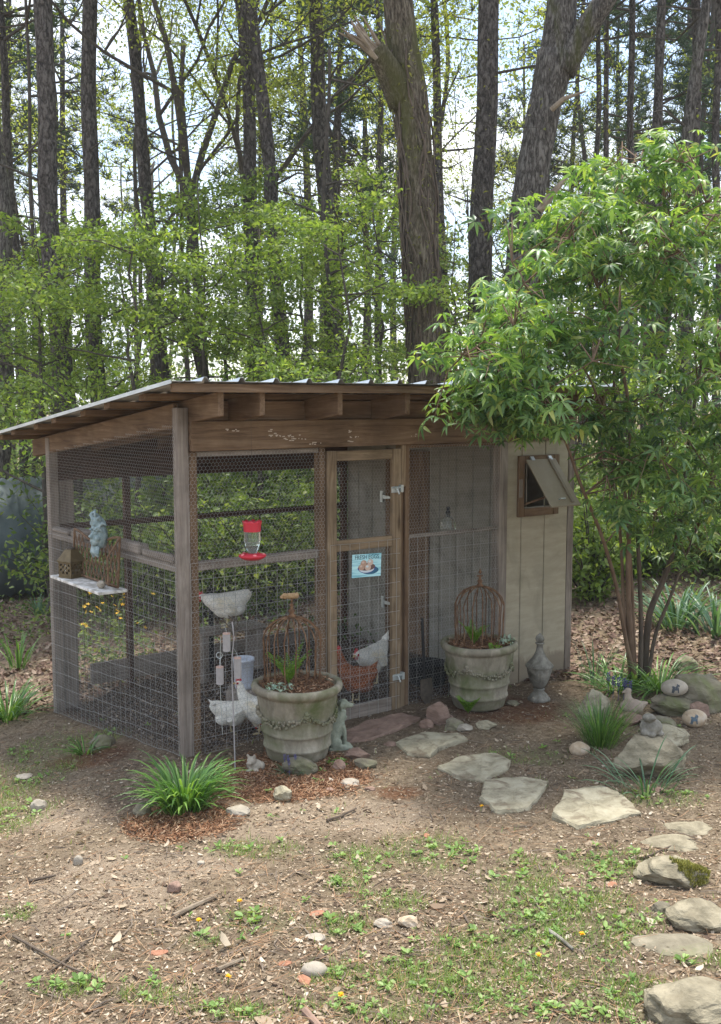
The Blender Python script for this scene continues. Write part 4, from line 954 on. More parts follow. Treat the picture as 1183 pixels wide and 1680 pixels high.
for (px, y0, y1, px2) in ((372, 1040, 1068, 366), (361, 1095, 1122, 361), (390, 1080, 1112, 384)):
    a = loc_(px, y0, -.02); b_ = loc_(px, y1, -.02); r_ = 6.3 / ppm(base)
    k = thing('hanging_tube', {372: 'topmost grey tube hanging from the iron garden stake', 361: 'lowest grey tube hanging left of the iron garden stake', 390: 'grey tube hanging right of the stake before the white bucket'}[px], 'weathered tube', base + b_)
    MB().lathe([(0, 0), (r_, 0), (r_, (a - b_).z), (r_ * .3, (a - b_).z)], 16).build('tube', 'greytube', k); MB().lathe([(r_ * .98, 0), (r_ * .98, .006), (0, .006)], 16, (0, 0, (a - b_).z)).build('plug', 'cyl_top', k)
    e_ = loc_(px2, y0 - 16, 0) - b_; MB().tube([(0, 0, (a - b_).z), (0, 0, (a - b_).z + .02), tuple(e_)], .0012, 4).build('hanging_wire', 'galv', k)

# ---------------------------------------------------------------- things inside the run
def at_uv(u_, v_, dz=0): p_ = W(u_, v_); return Vector((p_.x, p_.y, float(gh(p_.x, p_.y)) + dz))
v_ = 1.62; (ua, za), (ub, zb) = Fp(318, 1036, v_), Fp(425, 1030, v_)
bn = thing('plank_bench', 'low weathered plank bench at the back of the run under the white hen', 'bench', W((ua + ub) / 2, v_, 0), ANG)
hl = (ub - ua) / 2
MB().box(-hl, hl, -.12, .12, za - .03, za).build('plank', 'greyx', bn, bevel=.004)
for x in (-hl + .05, hl - .05): MB().box(x - .03, x + .03, -.1, .1, -.15, za - .031).build('leg', 'greyz', bn, bevel=.003)
bench_z = za
c = at_uv(.62, 1.0); c = atY(400, 1128, at_uv(.62, .9).y); c.z = c.z
bk = thing('white_bucket', 'white plastic bucket standing inside the run behind the left pot', 'bucket', (c.x, c.y, c.z))
z0_ = c.z; hb = .22
MB().lathe([(0, 0), (.062, 0), (.066, .02), (.075, hb - .02), (.08, hb - .018), (.08, hb), (.074, hb), (.064, .02), (0, .015)], 32).build('pail', 'whiteplastic', bk, smooth=True)
MB().tube([(.08 * math.cos(a), .02, hb - .02 - .09 * math.sin(a) * .4) for a in np.linspace(0, math.pi, 13)], .0022, 5).build('bail_handle', 'galv', bk)
MB().box(-.12, .12, -.1, .1, -(z0_ - float(gh(c.x, c.y))) - .03, -.001).build('support_block', 'greyz', bk, bevel=.01) if z0_ - float(gh(c.x, c.y)) > .03 else None
fd = thing('poultry_feeder', 'black round poultry feeder on a post behind the white hen', 'feeder', at_uv(*[UV(*atY(346, 1000, W(1.0, 1.85).y)[:2])[i] for i in (0, 1)]))
hz = atY(346, 963, fd.location.y).z - fd.location.z
MB().tube([(0, 0, -.05), (0, 0, hz)], .02, 10).build('post', 'black', fd)
MB().lathe([(0, hz - .09), (.032, hz - .09), (.034, hz - .055), (.026, hz - .05), (.034, hz - .045), (.034, hz), (0, hz + .004)], 18).build('knob', 'black', fd)
tub = thing('rubber_tub', 'black rubber tub on the soil inside the right hand bay', 'tub', at_uv(2.3, .35))
MB().lathe([(0, 0), (.13, 0), (.15, .16), (.16, .165), (.16, .175), (.14, .17), (.125, .02), (0, .02)], 28).build('wall', 'black', tub, smooth=True)
MB().tube([(-.16, 0, .15), (-.185, 0, .13), (-.16, .03, .12)], .006, 6).build('handle', 'black', tub)
sp_ = thing('garden_spade', 'dark spade stuck in the ground beside the door post', 'spade', at_uv(1.93, -.06))
MB().tube([(0, .02, .16), (.0, .05, .62)], .011, 8).build('shaft', 'black', sp_)
MB().add([(-.055, 0, .18), (.055, 0, .18), (.06, -.01, .06), (.0, -.02, -.04), (-.06, -.01, .06), (-.055, .006, .18), (.055, .006, .18), (.06, -.004, .06), (.0, -.014, -.04), (-.06, -.004, .06)], [(0, 1, 2, 3, 4), (9, 8, 7, 6, 5), (0, 5, 6, 1), (1, 6, 7, 2), (2, 7, 8, 3), (3, 8, 9, 4), (4, 9, 5, 0)]).build('blade', 'darkiron', sp_)
sp_.rotation_euler = (0, 0, ANG)
# glass bell hung in the right bay
bu, bz = Fp(735, 850, .25); bl = thing('glass_bell', 'small glass bell shaped jar hanging inside the right hand bay', 'jar', W(bu, .25, Fp(735, 868, .25)[1]), ANG)
MB().lathe([(.06, 0), (.062, .01), (.056, .05), (.04, .085), (.018, .1), (.014, .115), (0, .118)], 24).build('jar_body', 'glass', bl, smooth=True)
MB().lathe([(.0, .115), (.018, .115), (.02, .13), (.012, .145), (.018, .155), (.014, .17), (0, .175)], 14).build('stopper', 'black', bl)
MB().tube([(0, 0, .17), (0, 0, 1.85 - bl.location.z)], .001, 4).build('hanging_wire', 'darkiron', bl)

# ---------------------------------------------------------------- hens
def hen(label, loc, yaw, scale, mat, pose='up', name='hen', tail=1.0):
    t = thing(name, label, 'hen', loc, yaw); t.scale = (scale,) * 3
    if pose == 'up': neck = [(.10, .255, .062, .066), (.135, .30, .042, .046), (.15, .345, .032, .034), (.158, .38, .028, .03), (.172, .40, .027, .026), (.19, .395, .019, .018)]; hd = Vector((.19, 0, .397)); fwd = Vector((1, 0, -.1))
    elif pose == 'tuck': neck = [(.10, .23, .075, .075), (.15, .245, .055, .06), (.18, .262, .038, .04), (.2, .272, .03, .031), (.218, .272, .026, .025), (.235, .265, .018, .017)]; hd = Vector((.235, 0, .267)); fwd = Vector((1, 0, -.25))
    else: neck = [(.12, .2, .07, .07), (.17, .165, .048, .05), (.2, .115, .036, .038), (.215, .075, .03, .03), (.23, .05, .026, .025), (.245, .035, .017, .016)]; hd = Vector((.245, 0, .038)); fwd = Vector((.6, 0, -1))
    st = [(-.205, .31, .008, .03), (-.17, .285, .03, .055), (-.12, .25, .06, .075), (-.06, .222, .082, .092), (0, .205, .09, .098), (.06, .21, .084, .09)] + neck
    b_ = MB(); pts = [Vector((x, 0, z)) for x, z, _, _ in st]; vs = []; n_ = 18
    for i, (x, z, ry, rz_) in enumerate(st):
        tn = (pts[min(i + 1, len(pts) - 1)] - pts[max(i - 1, 0)]).normalized(); up_ = Vector((-tn.z, 0, tn.x))
        for j in range(n_): a = 2 * math.pi * j / n_; vs.append(pts[i] + Vector((0, 1, 0)) * ry * math.cos(a) + up_ * rz_ * math.sin(a))
    b_.add(vs, [(i * n_ + j, i * n_ + (j + 1) % n_, (i + 1) * n_ + (j + 1) % n_, (i + 1) * n_ + j) for i in range(len(st) - 1) for j in range(n_)] + [tuple(range(n_ - 1, -1, -1)), tuple((len(st) - 1) * n_ + j for j in range(n_))])
    for y in (-.045, .045): b_.tube([(-.01, y, .16), (-.005, y, .115), (0, y, .085)], [.04, .028, .013], 8)
    b_.ball((-.08, 0, .165), (.085, .078, .072), 12, 8).ball((.01, 0, .155), (.105, .082, .078), 12, 8).ball((.09, 0, .19), (.06, .06, .06), 12, 8)
    b_.build('body', mat, t, voxel=.009, smoothmod=3)
    for y in (-1, 1):
        wg = MB()
        for k in range(6): wg.tube([(.075 - .012 * k, y * (.078 + .003 * k), .235 - .016 * k), (.0 - .012 * k, y * (.094 - .002 * k), .215 - .014 * k), (-.13 + .008 * k, y * (.055 + .002 * k), .225 - .014 * k)], [.012, .02, .004], 6, flat=.45)
        wg.build('wing', mat, t, voxel=.006, smoothmod=1)
        lg = MB(); f_ = Vector((.0, y * .045, 0))
        lg.tube([(0, y * .045, .1), (-.006, y * .045, .055), (.002, y * .045, .008)], [.0085, .0062, .0065], 7)
        for a in (-.45, 0, .45): lg.tube([(.002, y * .045, .008), (.028 * math.cos(a), y * .045 + .028 * math.sin(a), .008), (.052 * math.cos(a), y * .045 + .052 * math.sin(a), .002)], [.006, .005, .002], 6)
        lg.tube([(.002, y * .045, .008), (-.028, y * .045, .002)], [.005, .002], 5); lg.build('leg', 'shank', t)
    tl = MB()
    for k in range(9):
        a = (k - 4) * .16; tl.tube([(-.12, .02 * a, .27), (-.185, .035 * math.sin(a), .33), (-.225 + .012 * abs(k - 4), .075 * math.sin(a), .385 - .015 * abs(k - 4))], [.018, .02, .004], 6, flat=.35)
    if tail != 1.0: tl.v = [(x, y * 1.3, .26 + (z - .27) * tail) for x, y, z in tl.v]
    tl.build('tail', mat, t, voxel=.006)
    fw = fwd.normalized(); up_ = Vector((-fw.z, 0, fw.x))
    MB().tube([hd, hd + fw * .018, hd + fw * .032 - up_ * .004], [.011, .008, .001], 7, flat=.8).build('beak', 'beak', t)
    cb_ = MB(); base_ = [hd - fw * .05 + up_ * .018, hd - fw * .042 + up_ * .05, hd - fw * .032 + up_ * .036, hd - fw * .022 + up_ * .056, hd - fw * .012 + up_ * .036, hd - fw * .003 + up_ * .046, hd + fw * .002 + up_ * .012]
    cb_.plate([q_ - Vector((0, .003, 0)) for q_ in base_], (0, .006, 0)); cb_.build('comb', 'comb', t, bevel=.0015)
    wt = MB()
    for y in (-.01, .01): wt.ball(hd - fw * .008 - up_ * .026 + Vector((0, y, 0)), (.007, .004, .014), 8, 6); wt.ball(hd - fw * .018 + Vector((0, y * 2.1, 0)), (.013, .005, .012), 8, 6)
    wt.build('wattle', 'comb', t)
    for y in (-1, 1): MB().ball(hd - fw * .016 + up_ * .004 + Vector((0, y * .0265, 0)), .0042, 8, 6).build('eye', 'eye', t)
    return t
def scr(u_, v_, z=None):
    p_ = W(u_, v_); return Vector((p_.x, p_.y, float(gh(p_.x, p_.y)) if z is None else z))
# yaw 0 faces screen right, pi faces screen left
q1 = atY(362, 1034, W((ua + ub) / 2, v_).y); hen('white hen with her head tucked low, standing on the plank bench', (q1.x + .05, q1.y, bench_z), math.pi + .15, .97, 'white_f', 'tuck', tail=.45).scale = (.95, 1.2, .92)
q2 = G(424, 1212); h2 = hen('white hen with a red comb looking left beside the large left pot', (q2.x, q2.y + .12, float(gh(q2.x, q2.y + .12))), math.pi - .1, .84, 'white_f', 'up')
q3 = G(374, 1212); hen('white hen pecking low behind the iron garden stake', (q3.x + .02, q3.y + .1, float(gh(q3.x, q3.y + .1))), .45, .74, 'white_f', 'down', tail=.8)
q4 = G(611, 1120); hen('white hen seen through the wire door with her tail raised', (q4.x, q4.y, q4.z), -2.2, .98, 'white_f', 'tuck')
q5 = G(588, 1152); hen('red brown hen partly hidden by the stone dog statue', (q5.x - .02, q5.y, q5.z), math.pi - .6, .9, 'brown_f', 'up')
# ---------------------------------------------------------------- stones
import bmesh
def rock(name, label, cat, mat, c, size, seed, cuts=9, yaw=0.0, sub=None, rough=.05, sink=.25, group=None, round_=False):
    sub = sub or (4 if max(size) > .2 else 3)
    rg_ = np.random.default_rng(seed); bm = bmesh.new(); bmesh.ops.create_icosphere(bm, subdivisions=sub, radius=1)
    V = np.array([v.co[:] for v in bm.verts])
    if not round_:
        for k in range(cuts):
            d = rg_.normal(0, 1, 3); d[2] *= .8; d /= np.linalg.norm(d); h = rg_.uniform(.62, .88)
            o = V @ d - h; V = V - np.where(o > 0, o, 0)[:, None] * d * .93
    a, b, e = rg_.uniform(2, 5, 3); V *= (1 + rough * (np.sin(a * V[:, 0:1] + seed) * np.sin(b * V[:, 1:2] * 1.7) + .6 * np.sin(9 * V[:, 2:3] + e * V[:, 0:1] * 2)))
    import mathutils.noise as mn
    if not round_:
        sz_ = max(size); fq = sz_ * 9
        V *= np.array([1 + .10 * mn.fractal(Vector(v_) * 1.6 + Vector((seed * 3.1, 0, 0)), 1.0, 2.0, 3) + .035 * mn.fractal(Vector((v_[0] * 2, v_[1] * 2, v_[2] * 9)) + Vector((seed, 0, 0)), .8, 2.1, 5) for v_ in V])[:, None]
    V *= np.array(size) / 2
    for v, p_ in zip(bm.verts, V): v.co = p_
    me = bpy.data.meshes.new(name); bm.to_mesh(me); bm.free(); me.materials.append(M[mat])
    if round_: me.polygons.foreach_set('use_smooth', [True] * len(me.polygons))
    o = bpy.data.objects.new(name, me); col.objects.link(o); o.location = (c[0], c[1], c[2] + size[2] * (.5 - sink)); o.rotation_euler = (0, 0, yaw)
    return tag(o, label, cat, group)
from mathutils.bvhtree import BVHTree
def top_z(objs, x, y, dflt):             # height of the top of some stones at a point
    best = dflt
    for o in objs:
        mw = o.matrix_basis; bt = BVHTree.FromPolygons([mw @ v.co for v in o.data.vertices], [tuple(p_.vertices) for p_ in o.data.polygons])
        h_ = bt.ray_cast(Vector((x, y, 5)), Vector((0, 0, -1)))
        if h_[0] is not None: best = max(best, h_[0].z)
    return best
STONES = []                              # (x, y, rx, ry) kept free of grass
def rk(label, px, py, wpx, hpx, mat='rock', seed=0, deep=.75, sink=.25, cat='rock', name='rock', **k):
    """px,py: lowest visible point of the stone; wpx,hpx: its size in photo pixels"""
    g0 = G(px, py); s = ppm(g0); w_ = wpx / s; d_ = w_ * deep
    tilt = (EYE - g0.z) / math.hypot(g0.x, g0.y, EYE - g0.z); h_ = max(.015, (hpx / s - d_ * tilt * .8) / .92) / (1 - sink)
    c_ = Vector((g0.x, g0.y + d_ * .45, 0)); c_.z = float(gh(c_.x, c_.y)); STONES.append((c_.x, c_.y, w_ * .5, d_ * .5))
    return rock(name, label, cat, mat, c_, (w_, d_, h_), seed, sink=sink, **k)
rk('big grey boulder at the right edge behind the dog painted stones', 1160, 1172, 105, 78, 'rock', 3, .8)
rk('squared brown rock above the boulder near the right edge', 1128, 1105, 44, 30, 'rock', 4)
r_a = rk('flat mossy rock carrying the upper dog painted stone', 1108, 1178, 78, 44, 'rock', 5, .8)
rk('tan rock with a pointed top left of the dark grass clump', 978, 1180, 52, 52, 'flag', 6, .6)
rk('low mossy rock under the edge of the flat rock near the shrub', 1085, 1198, 60, 26, 'rock', 7)
rk('small brown stone left of the dark grass clump', 953, 1240, 34, 24, 'tanrock', 8, round_=True)
rk('dark red stone wedged behind the lower dog painted stone', 1150, 1180, 36, 30, 'redrock', 9)
b1 = rk('large tan boulder with a flat top carrying the grey stone frog figure', 1072, 1282, 122, 90, 'mossrock', 21, .8, sink=.2, rough=.03)
b2_ = rk('broad flat grey rock between the boulder and the painted stones', 1100, 1236, 92, 52, 'flag', 12, .9, sink=.3)
ms_ = rk('moss topped tan rock at the right edge of the lawn', 1118, 1462, 120, 72, 'mossrock', 13, .95, sink=.3)
rk('long tan rock with dark blotches at the right edge', 1158, 1530, 118, 66, 'mossrock', 14, .7)
rk('flat grey slab at the right edge below the blotched rock', 1118, 1576, 150, 46, 'rock', 15, .7, sink=.4)
rk('large brown slab in the bottom right corner', 1140, 1690, 175, 100, 'mossrock', 16, .7)
rk('low half buried slab left of the moss topped rock', 1112, 1396, 110, 28, 'mossrock', 17, .6, sink=.5)
rk('low tan stone right of the largest stepping stone', 1140, 1372, 90, 26, 'mossrock', 18, .7, sink=.5)
rk('half buried stone left of the blotched rock', 1088, 1500, 40, 24, 'rock', 19, sink=.45)
rk('pale oval pebble near the bottom middle of the lawn', 515, 1604, 44, 30, 'palerock', 20, round_=True)
rk('pale flat stone in the grass, left of a pair', 629, 1524, 32, 20, 'palerock', 22)
rk('brownish stone in the grass, right of a pair', 671, 1524, 36, 26, 'tanrock', 23)
rk('pale chipped stone lying at the left edge of the dirt', 60, 1332, 28, 28, 'palerock', 24)
rk('small egg shaped stone in the dirt on the left', 127, 1420, 16, 18, 'palerock', 25, round_=True)
rk('dark red brown stone chunk in the middle left of the dirt', 286, 1466, 28, 22, 'redrock', 26)
rk('tan squared stone on red mulch in front of the left pot', 463, 1317, 40, 30, 'flag', 27)
rk('flat grey stone right of the strap leaf clump', 386, 1341, 44, 26, 'palerock', 28)
rk('rounded grey stone among the stones right of the left pot', 600, 1264, 44, 24, 'rock', 29)
rk('mossy grey rock at the foot of the left pot', 492, 1276, 62, 38, 'rock', 30, .6)
rk('flat red brown stone beside the dog statue', 584, 1248, 46, 24, 'redrock', 31)
rk('wedge of grey stone half under the strap leaf clump', 232, 1342, 36, 30, 'rock', 32)
rk('small brown stone below the left pot', 556, 1266, 26, 22, 'redrock', 33)
rk('white chip of stone at the end of the mulch below the pot', 575, 1290, 34, 16, 'palerock', 34)
rk('grey rock behind the small strap leaf plant on the left', 163, 1230, 44, 28, 'rock', 35)
for i, (px, py, w_, h_, mt, lb) in enumerate([(722, 1190, 44, 40, 'redrock', 'arched brown stone between the door post and the right pot'), (700, 1196, 26, 18, 'redrock', 'small brown stone nearest the spade'), (745, 1200, 40, 24, 'rock', 'dark stone at the left foot of the right pot'), (735, 1185, 22, 14, 'redrock', 'little stone resting behind the dark stone by the right pot'),
                                          (763, 1201, 28, 16, 'palerock', 'pale wedge stone in front of the right pot'), (800, 1199, 36, 18, 'flag', 'tan stone at the right of the row before the right pot'), (884, 1153, 30, 14, 'palerock', 'flat pale stone under the urn'), (842, 1158, 24, 12, 'rock', 'small flat stone between the right pot and the urn'),
                                          (540, 1300, 18, 10, 'redrock', 'reddish chip on the mulch below the left pot'), (38, 1280, 30, 12, 'palerock', 'flat pale stone at the far left'), (608, 1298, 20, 10, 'redrock', 'reddish pebble right of the mulch'), (312, 1214, 16, 9, 'palerock', 'white pebble by the corner post'),
                                          (517, 1545, 34, 16, 'palerock', 'cream flat stone lying left of the stone pair'), (330, 1420, 16, 9, 'palerock', 'tiny pale stone in the bare dirt'), (1085, 1300, 24, 10, 'redrock', 'small red stone before the tan boulder'), (640, 1225, 24, 10, 'redrock', 'low stone at the door step corner')]):
    rk(lb, px, py, w_, h_, mt, 50 + i, name='stone', cat='stone')
# painted stones with a dark dog silhouette
DOG = [(-.5, -.35), (-.42, .12), (-.5, .25), (-.3, .3), (-.12, .22), (.02, .32), (.1, .5), (.2, .42), (.32, .42), (.38, .28), (.26, .2), (.25, -.02), (.3, -.35), (.18, -.35), (.12, -.08), (-.18, -.1), (-.28, -.38), (-.38, -.38), (-.3, -.1), (-.4, -.35)]
def painted(label, px, py, wpx, hpx, seed, zoff, on=(), dx=0, mats='tanrock', dcol=(.06, .07, .08)):
    g0 = G(px, py); s = ppm(g0); w_ = wpx / s; h_ = hpx / s; c_ = Vector((g0.x, g0.y + w_ * .3, g0.z + h_ * .45 + zoff)); STONES.append((c_.x, c_.y, w_ * .5, w_ * .4))
    if on: c_.x, c_.y = on[0].location.x + .02, on[0].location.y - .01; c_.z = top_z(on, c_.x, c_.y, c_.z - h_ * .45) + h_ * .46
    t = thing('painted_stone', label, 'painted stone', c_)
    st_ = rock('stone', None, None, mats, (0, 0, 0), (w_, w_ * .68, h_), seed, round_=True, sink=.5, rough=.015); st_.parent = t
    vs = []
    for x, z in DOG:
        X = (x * .34 + dx) * w_; Z = (z * .62 + .04) * h_; q_ = 1 - (X / (w_ / 2)) ** 2 - (Z / (h_ / 2)) ** 2
        vs.append((X, -w_ * .34 * math.sqrt(max(.05, q_)) * 1.035 - .001, Z))
    MB().add(vs, [tuple(range(len(vs)))]).build('painted_dog', plain('dog_paint', dcol, .7), t)
    return t
painted('white and tan painted stone with a small dark dog, on top of the flat rock', 1110, 1168, 44, 28, 71, .075, (r_a,), -.02, 'palerock')
painted('tan painted stone with a blue grey dog, lying on the ground', 1143, 1196, 42, 31, 72, .0, (), -.08, 'tanrock', (.10, .14, .17))
# tortoise figure on the boulder, duck figure on a stone
c = b1.location.copy(); c.x += .03; c.y -= .07; zb_ = top_z([b1, b2_], c.x, c.y + .1, 0)
tf = MB().ball((0, 0, .05), (.068, .06, .055), 16, 10).ball((-.02, -.02, .112), (.04, .036, .026), 14, 9).ball((-.035, -.048, .118), (.011, .008, .011), 8, 6).ball((.005, -.055, .118), (.011, .008, .011), 8, 6).ball((-.05, -.04, .03), (.025, .02, .022), 8, 6).ball((-.01, -.055, .02), (.026, .02, .016), 8, 6).ball((.05, -.03, .02), (.022, .022, .016), 8, 6)
tag(tf.build('stone_creature', 'urn', voxel=.0055, loc=(c.x + .0, c.y + .1, zb_ - .008), smoothmod=1), 'grey squat stone frog figure sitting on the tan boulder', 'figurine')
c = G(1036, 1180); dk = MB().ball((0, 0, .06), (.085, .06, .055), 16, 10).tube([(-.02, 0, .09), (-.03, 0, .13), (-.028, 0, .165)], [.04, .026, .02], 10).ball((-.03, 0, .172), (.026, .022, .022), 12, 8).tube([(-.045, 0, .168), (-.075, 0, .16)], [.012, .005], 7).tube([(.06, 0, .07), (.11, 0, .09)], [.035, .008], 8)
dm = speck('pinkish_brown_stone', [(.3, (.22, .17, .13)), (.7, (.40, .33, .26))], 14, .9, .4)
M['duck'] = dm
tag(dk.build('duck_figurine', 'duck', voxel=.006, loc=(c.x, c.y, c.z + .03)), 'brown stone duck figure at the foot of the leafy shrub', 'figurine')
rk('rough dark stone under the duck figure', 1037, 1192, 50, 26, 'redrock', 76)

# ---------------------------------------------------------------- stepping stones: outlines measured on the ground
def flag(label, pts, seed, mat='flag', th=.03):
    rg_ = np.random.default_rng(seed); P = [G(x, y) for x, y in pts]; cx_ = sum((p_ for p_ in P), Vector()) / len(P); ring = []
    for i in range(len(P)):
        a, b_ = P[i], P[(i + 1) % len(P)]
        for k in range(6):
            q_ = a.lerp(b_, k / 6); q_ = q_ + (q_ - cx_) * rg_.normal(0, .013) ; ring.append(q_)
    n_ = len(ring); bm = bmesh.new(); zc = max(float(gh(q_.x, q_.y)) for q_ in P) ; rows = []
    for s_, dz in ((1.0, -.06), (1.01, th * .55), (.975, th), (.8, th + .002), (.6, th), (.4, th), (.2, th), (.07, th)):
        rows.append([bm.verts.new((cx_.x + (q_.x - cx_.x) * s_, cx_.y + (q_.y - cx_.y) * s_, float(gh(q_.x, q_.y)) * .4 + zc * .6 - .012 + dz + (.006 * math.sin(q_.x * 23 * s_ + seed) * math.sin(q_.y * 19 * s_) + rg_.normal(0, .0012)) * (dz > 0))) for q_ in ring])
    for r0_, r1_ in zip(rows[:-1], rows[1:]):
        for j in range(n_): bm.faces.new((r0_[j], r0_[(j + 1) % n_], r1_[(j + 1) % n_], r1_[j]))
    bm.faces.new(rows[-1]); bmesh.ops.recalc_face_normals(bm, faces=bm.faces)
    me = bpy.data.meshes.new('stepping_stone'); bm.to_mesh(me); bm.free(); me.materials.append(M[mat]); o = bpy.data.objects.new('stepping_stone', me); col.objects.link(o)
    o.data.transform(Matrix.Translation(-cx_)); o.location = cx_; tag(o, label, 'stepping stone')
    xs = [p_.x for p_ in P]; ys_ = [p_.y for p_ in P]; STONES.append((cx_.x, cx_.y, (max(xs) - min(xs)) / 2, (max(ys_) - min(ys_)) / 2)); return o
flag('stepping stone nearest the coop door, half in shade', [(648, 1222), (690, 1208), (752, 1206), (768, 1216), (722, 1232), (706, 1244), (668, 1240)], 1)
flag('second stepping stone from the coop door', [(718, 1262), (760, 1246), (812, 1242), (838, 1252), (834, 1264), (796, 1284), (748, 1278)], 2)
flag('stepping stone with squared sides, third from the door', [(788, 1314), (795, 1288), (860, 1284), (900, 1288), (886, 1310), (868, 1330), (812, 1336)], 3)
flag('largest stepping stone, below the tan boulder', [(905, 1344), (922, 1318), (926, 1304), (990, 1302), (1012, 1310), (1052, 1338), (1000, 1350), (948, 1362)], 4)
flag('wide brown slab forming the step at the coop door', [(560, 1206), (600, 1186), (660, 1172), (690, 1180), (660, 1196), (612, 1214), (572, 1220)], 6, 'redrock', .025)

# ---------------------------------------------------------------- leafy clumps on the ground
def clump(name, label, px, py, mat, n_, ln, wd, spread, up, arch, seed, r0=.05, cat='plant'):
    c_ = G(px, py); t = thing(name, label, cat, c_ - Vector((0, 0, .01)))
    o = blades('foliage', mat, (0, 0, 0), n_, ln, wd, spread, t, up, arch, seed, 6, r0); STONES.append((c_.x, c_.y, .08, .08)); return t
clump('strap_leaf_clump', 'large arching bright green strap leaf clump at the corner post', 303, 1332, 'lily', 300, .37, .015, .62, 1.3, 1.6, 1, .10)
clump('strap_leaf_clump', 'arching strap leaf clump at the far left edge', 12, 1180, 'lily', 130, .42, .018, .8, .95, 1.1, 2, .12)
clump('strap_leaf_clump', 'small pale strap leaf plant left of the coop side', 140, 1236, 'lily', 34, .2, .016, .9, .8, .9, 3, .05)
clump('grass_clump', 'dark fine grass clump by the tan pointed rock', 985, 1222, 'lily', 330, .34, .0055, .5, 1.0, .45, 4, .1)
clump('iris_clump', 'thin bluish strap leaves in front of the tan boulder', 1060, 1296, 'iris', 34, .34, .014, .75, .9, .9, 5, .16)
clump('strap_leaf_clump', 'arching green leaves behind the foot of the leafy shrub', 1082, 1130, 'lily', 120, .48, .017, 1.1, .6, 1.0, 6, .14)
clump('strap_leaf_clump', 'arching green leaves left of the leafy shrub stems', 1010, 1132, 'lily', 80, .36, .016, 1.0, .6, 1.0, 7, .12)
clump('iris_clump', 'broad bluish strap leaf clump beyond the shrub on the right', 1110, 1030, 'iris', 90, .6, .03, .7, 1.0, .9, 8, .2)
clump('iris_clump', 'smaller bluish strap leaf clump at the far right edge', 1175, 1040, 'iris', 60, .6, .03, .7, 1.0, .9, 9, .2)
clump('strap_leaf_clump', 'sparse thin grass tuft right of the hen house corner', 975, 1125, 'iris', 30, .4, .008, .3, 1.0, .5, 10, .08)
clump('strap_leaf_clump', 'pale strap leaves on the bank left of the coop', 62, 1010, 'iris', 34, .35, .02, .6, 1.0, .9, 11, .1)
clump('strap_leaf_clump', 'green strap leaves beside the coop rear left corner', 30, 1098, 'lily', 30, .4, .016, .4, 1.0, .6, 12, .1)
# grape hyacinths
t = thing('grape_hyacinth', 'grape hyacinths with purple spikes before the left pot', 'flowers', G(478, 1272)); rg_ = np.random.default_rng(3)
blades('foliage', 'iris', (0, 0, 0), 34, .12, .006, .9, t, .7, 1, 5, 4, .06)
for k in range(7):
    a = rg_.uniform(0, 6.28); r_ = rg_.uniform(.01, .07); x, y, h_ = r_ * math.cos(a), r_ * math.sin(a), rg_.uniform(.09, .14)
    f_ = MB().tube([(x, y, 0), (x, y, h_ - .03)], .002, 4)
    for j in range(14): b_ = j * 2.4; f_.ball((x + .005 * math.cos(b_), y + .005 * math.sin(b_), h_ - .04 + j * .0026), .003, 5, 4)
    f_.build('flower_spike', 'purple', t)
t = thing('grape_hyacinth', 'purple flower spikes behind the stone duck figure', 'flowers', G(1012, 1148))
for k in range(6):
    a = rg_.uniform(0, 6.28); r_ = rg_.uniform(.02, .16); x, y, h_ = r_ * math.cos(a), r_ * math.sin(a), rg_.uniform(.10, .17)
    f_ = MB().tube([(x, y, 0), (x, y, h_ - .03)], .002, 4)
    for j in range(14): b_ = j * 2.4; f_.ball((x + .009 * math.cos(b_), y + .009 * math.sin(b_), h_ - .04 + j * .005), .006, 5, 4)
    f_.build('flower_spike', 'purple', t)
sprawl('green seedlings between the pot base and the dog statue', 'seedlings', G(556, 1254), .07, 40, 'weed', .035, .03, seed=7)
yf = sprawl('yellow flowering plant growing behind the coop left wire wall', 'flowering_plant', Vector((*W(.72, 2.75)[:2], float(gh(*W(.72, 2.75)[:2])))), .42, 500, 'under', .06, .62, ('yellow', 34, .022), 9)

# ---------------------------------------------------------------- ground cover: litter, straw, grass, weeds
def clear(x, y):
    ok = np.ones(len(x), bool)
    for sx, sy, rx, ry in STONES: ok &= ((x - sx) / (rx * .95)) ** 2 + ((y - sy) / (ry * .95)) ** 2 > 1
    return ok
def wsample(n_, y0, y1, pw=1.6, extra=1.3, k=.40):
    u_ = rng.uniform(0, 1, n_); e_ = 1 - pw; y = (y0 ** e_ + u_ * (y1 ** e_ - y0 ** e_)) ** (1 / e_)
    x = rng.uniform(-1, 1, n_) * (k * y + extra); return x, y
def inrun(x, y):
    u_, v_ = UV(x, y); return (u_ > 0) & (u_ < CW) & (v_ > 0) & (v_ < CD)
CURL = ([(0, 0, .12), (.35, -.28, 0), (.35, .28, .06), (.75, -.2, 0), (.75, .22, .02), (1, 0, .16)], [(0, 1, 2), (1, 3, 4, 2), (3, 5, 4)])
BARK = ([(0, -.5, 0), (.2, .5, .1), (1, .4, .1), (.9, -.4, 0)], [(0, 3, 2, 1)])
def vnoise(x, y, f, s_=0): return (np.sin(f * x + 1.7 * np.sin(f * .7 * y + s_)) * np.sin(f * 1.1 * y + 1.3 * np.sin(f * .8 * x - s_))) * .5 + .5
def stuff(o): o['kind'] = 'stuff'; return o
hu = .006
x, y = wsample(64000, 2.6, 10); keep = (vnoise(x, y, 2.1, 2) * .6 + vnoise(x, y, 6.3, 5) * .5 - .05 > rng.uniform(0, 1, len(x))) & clear(x, y); x, y = x[keep], y[keep]; n_ = len(x)
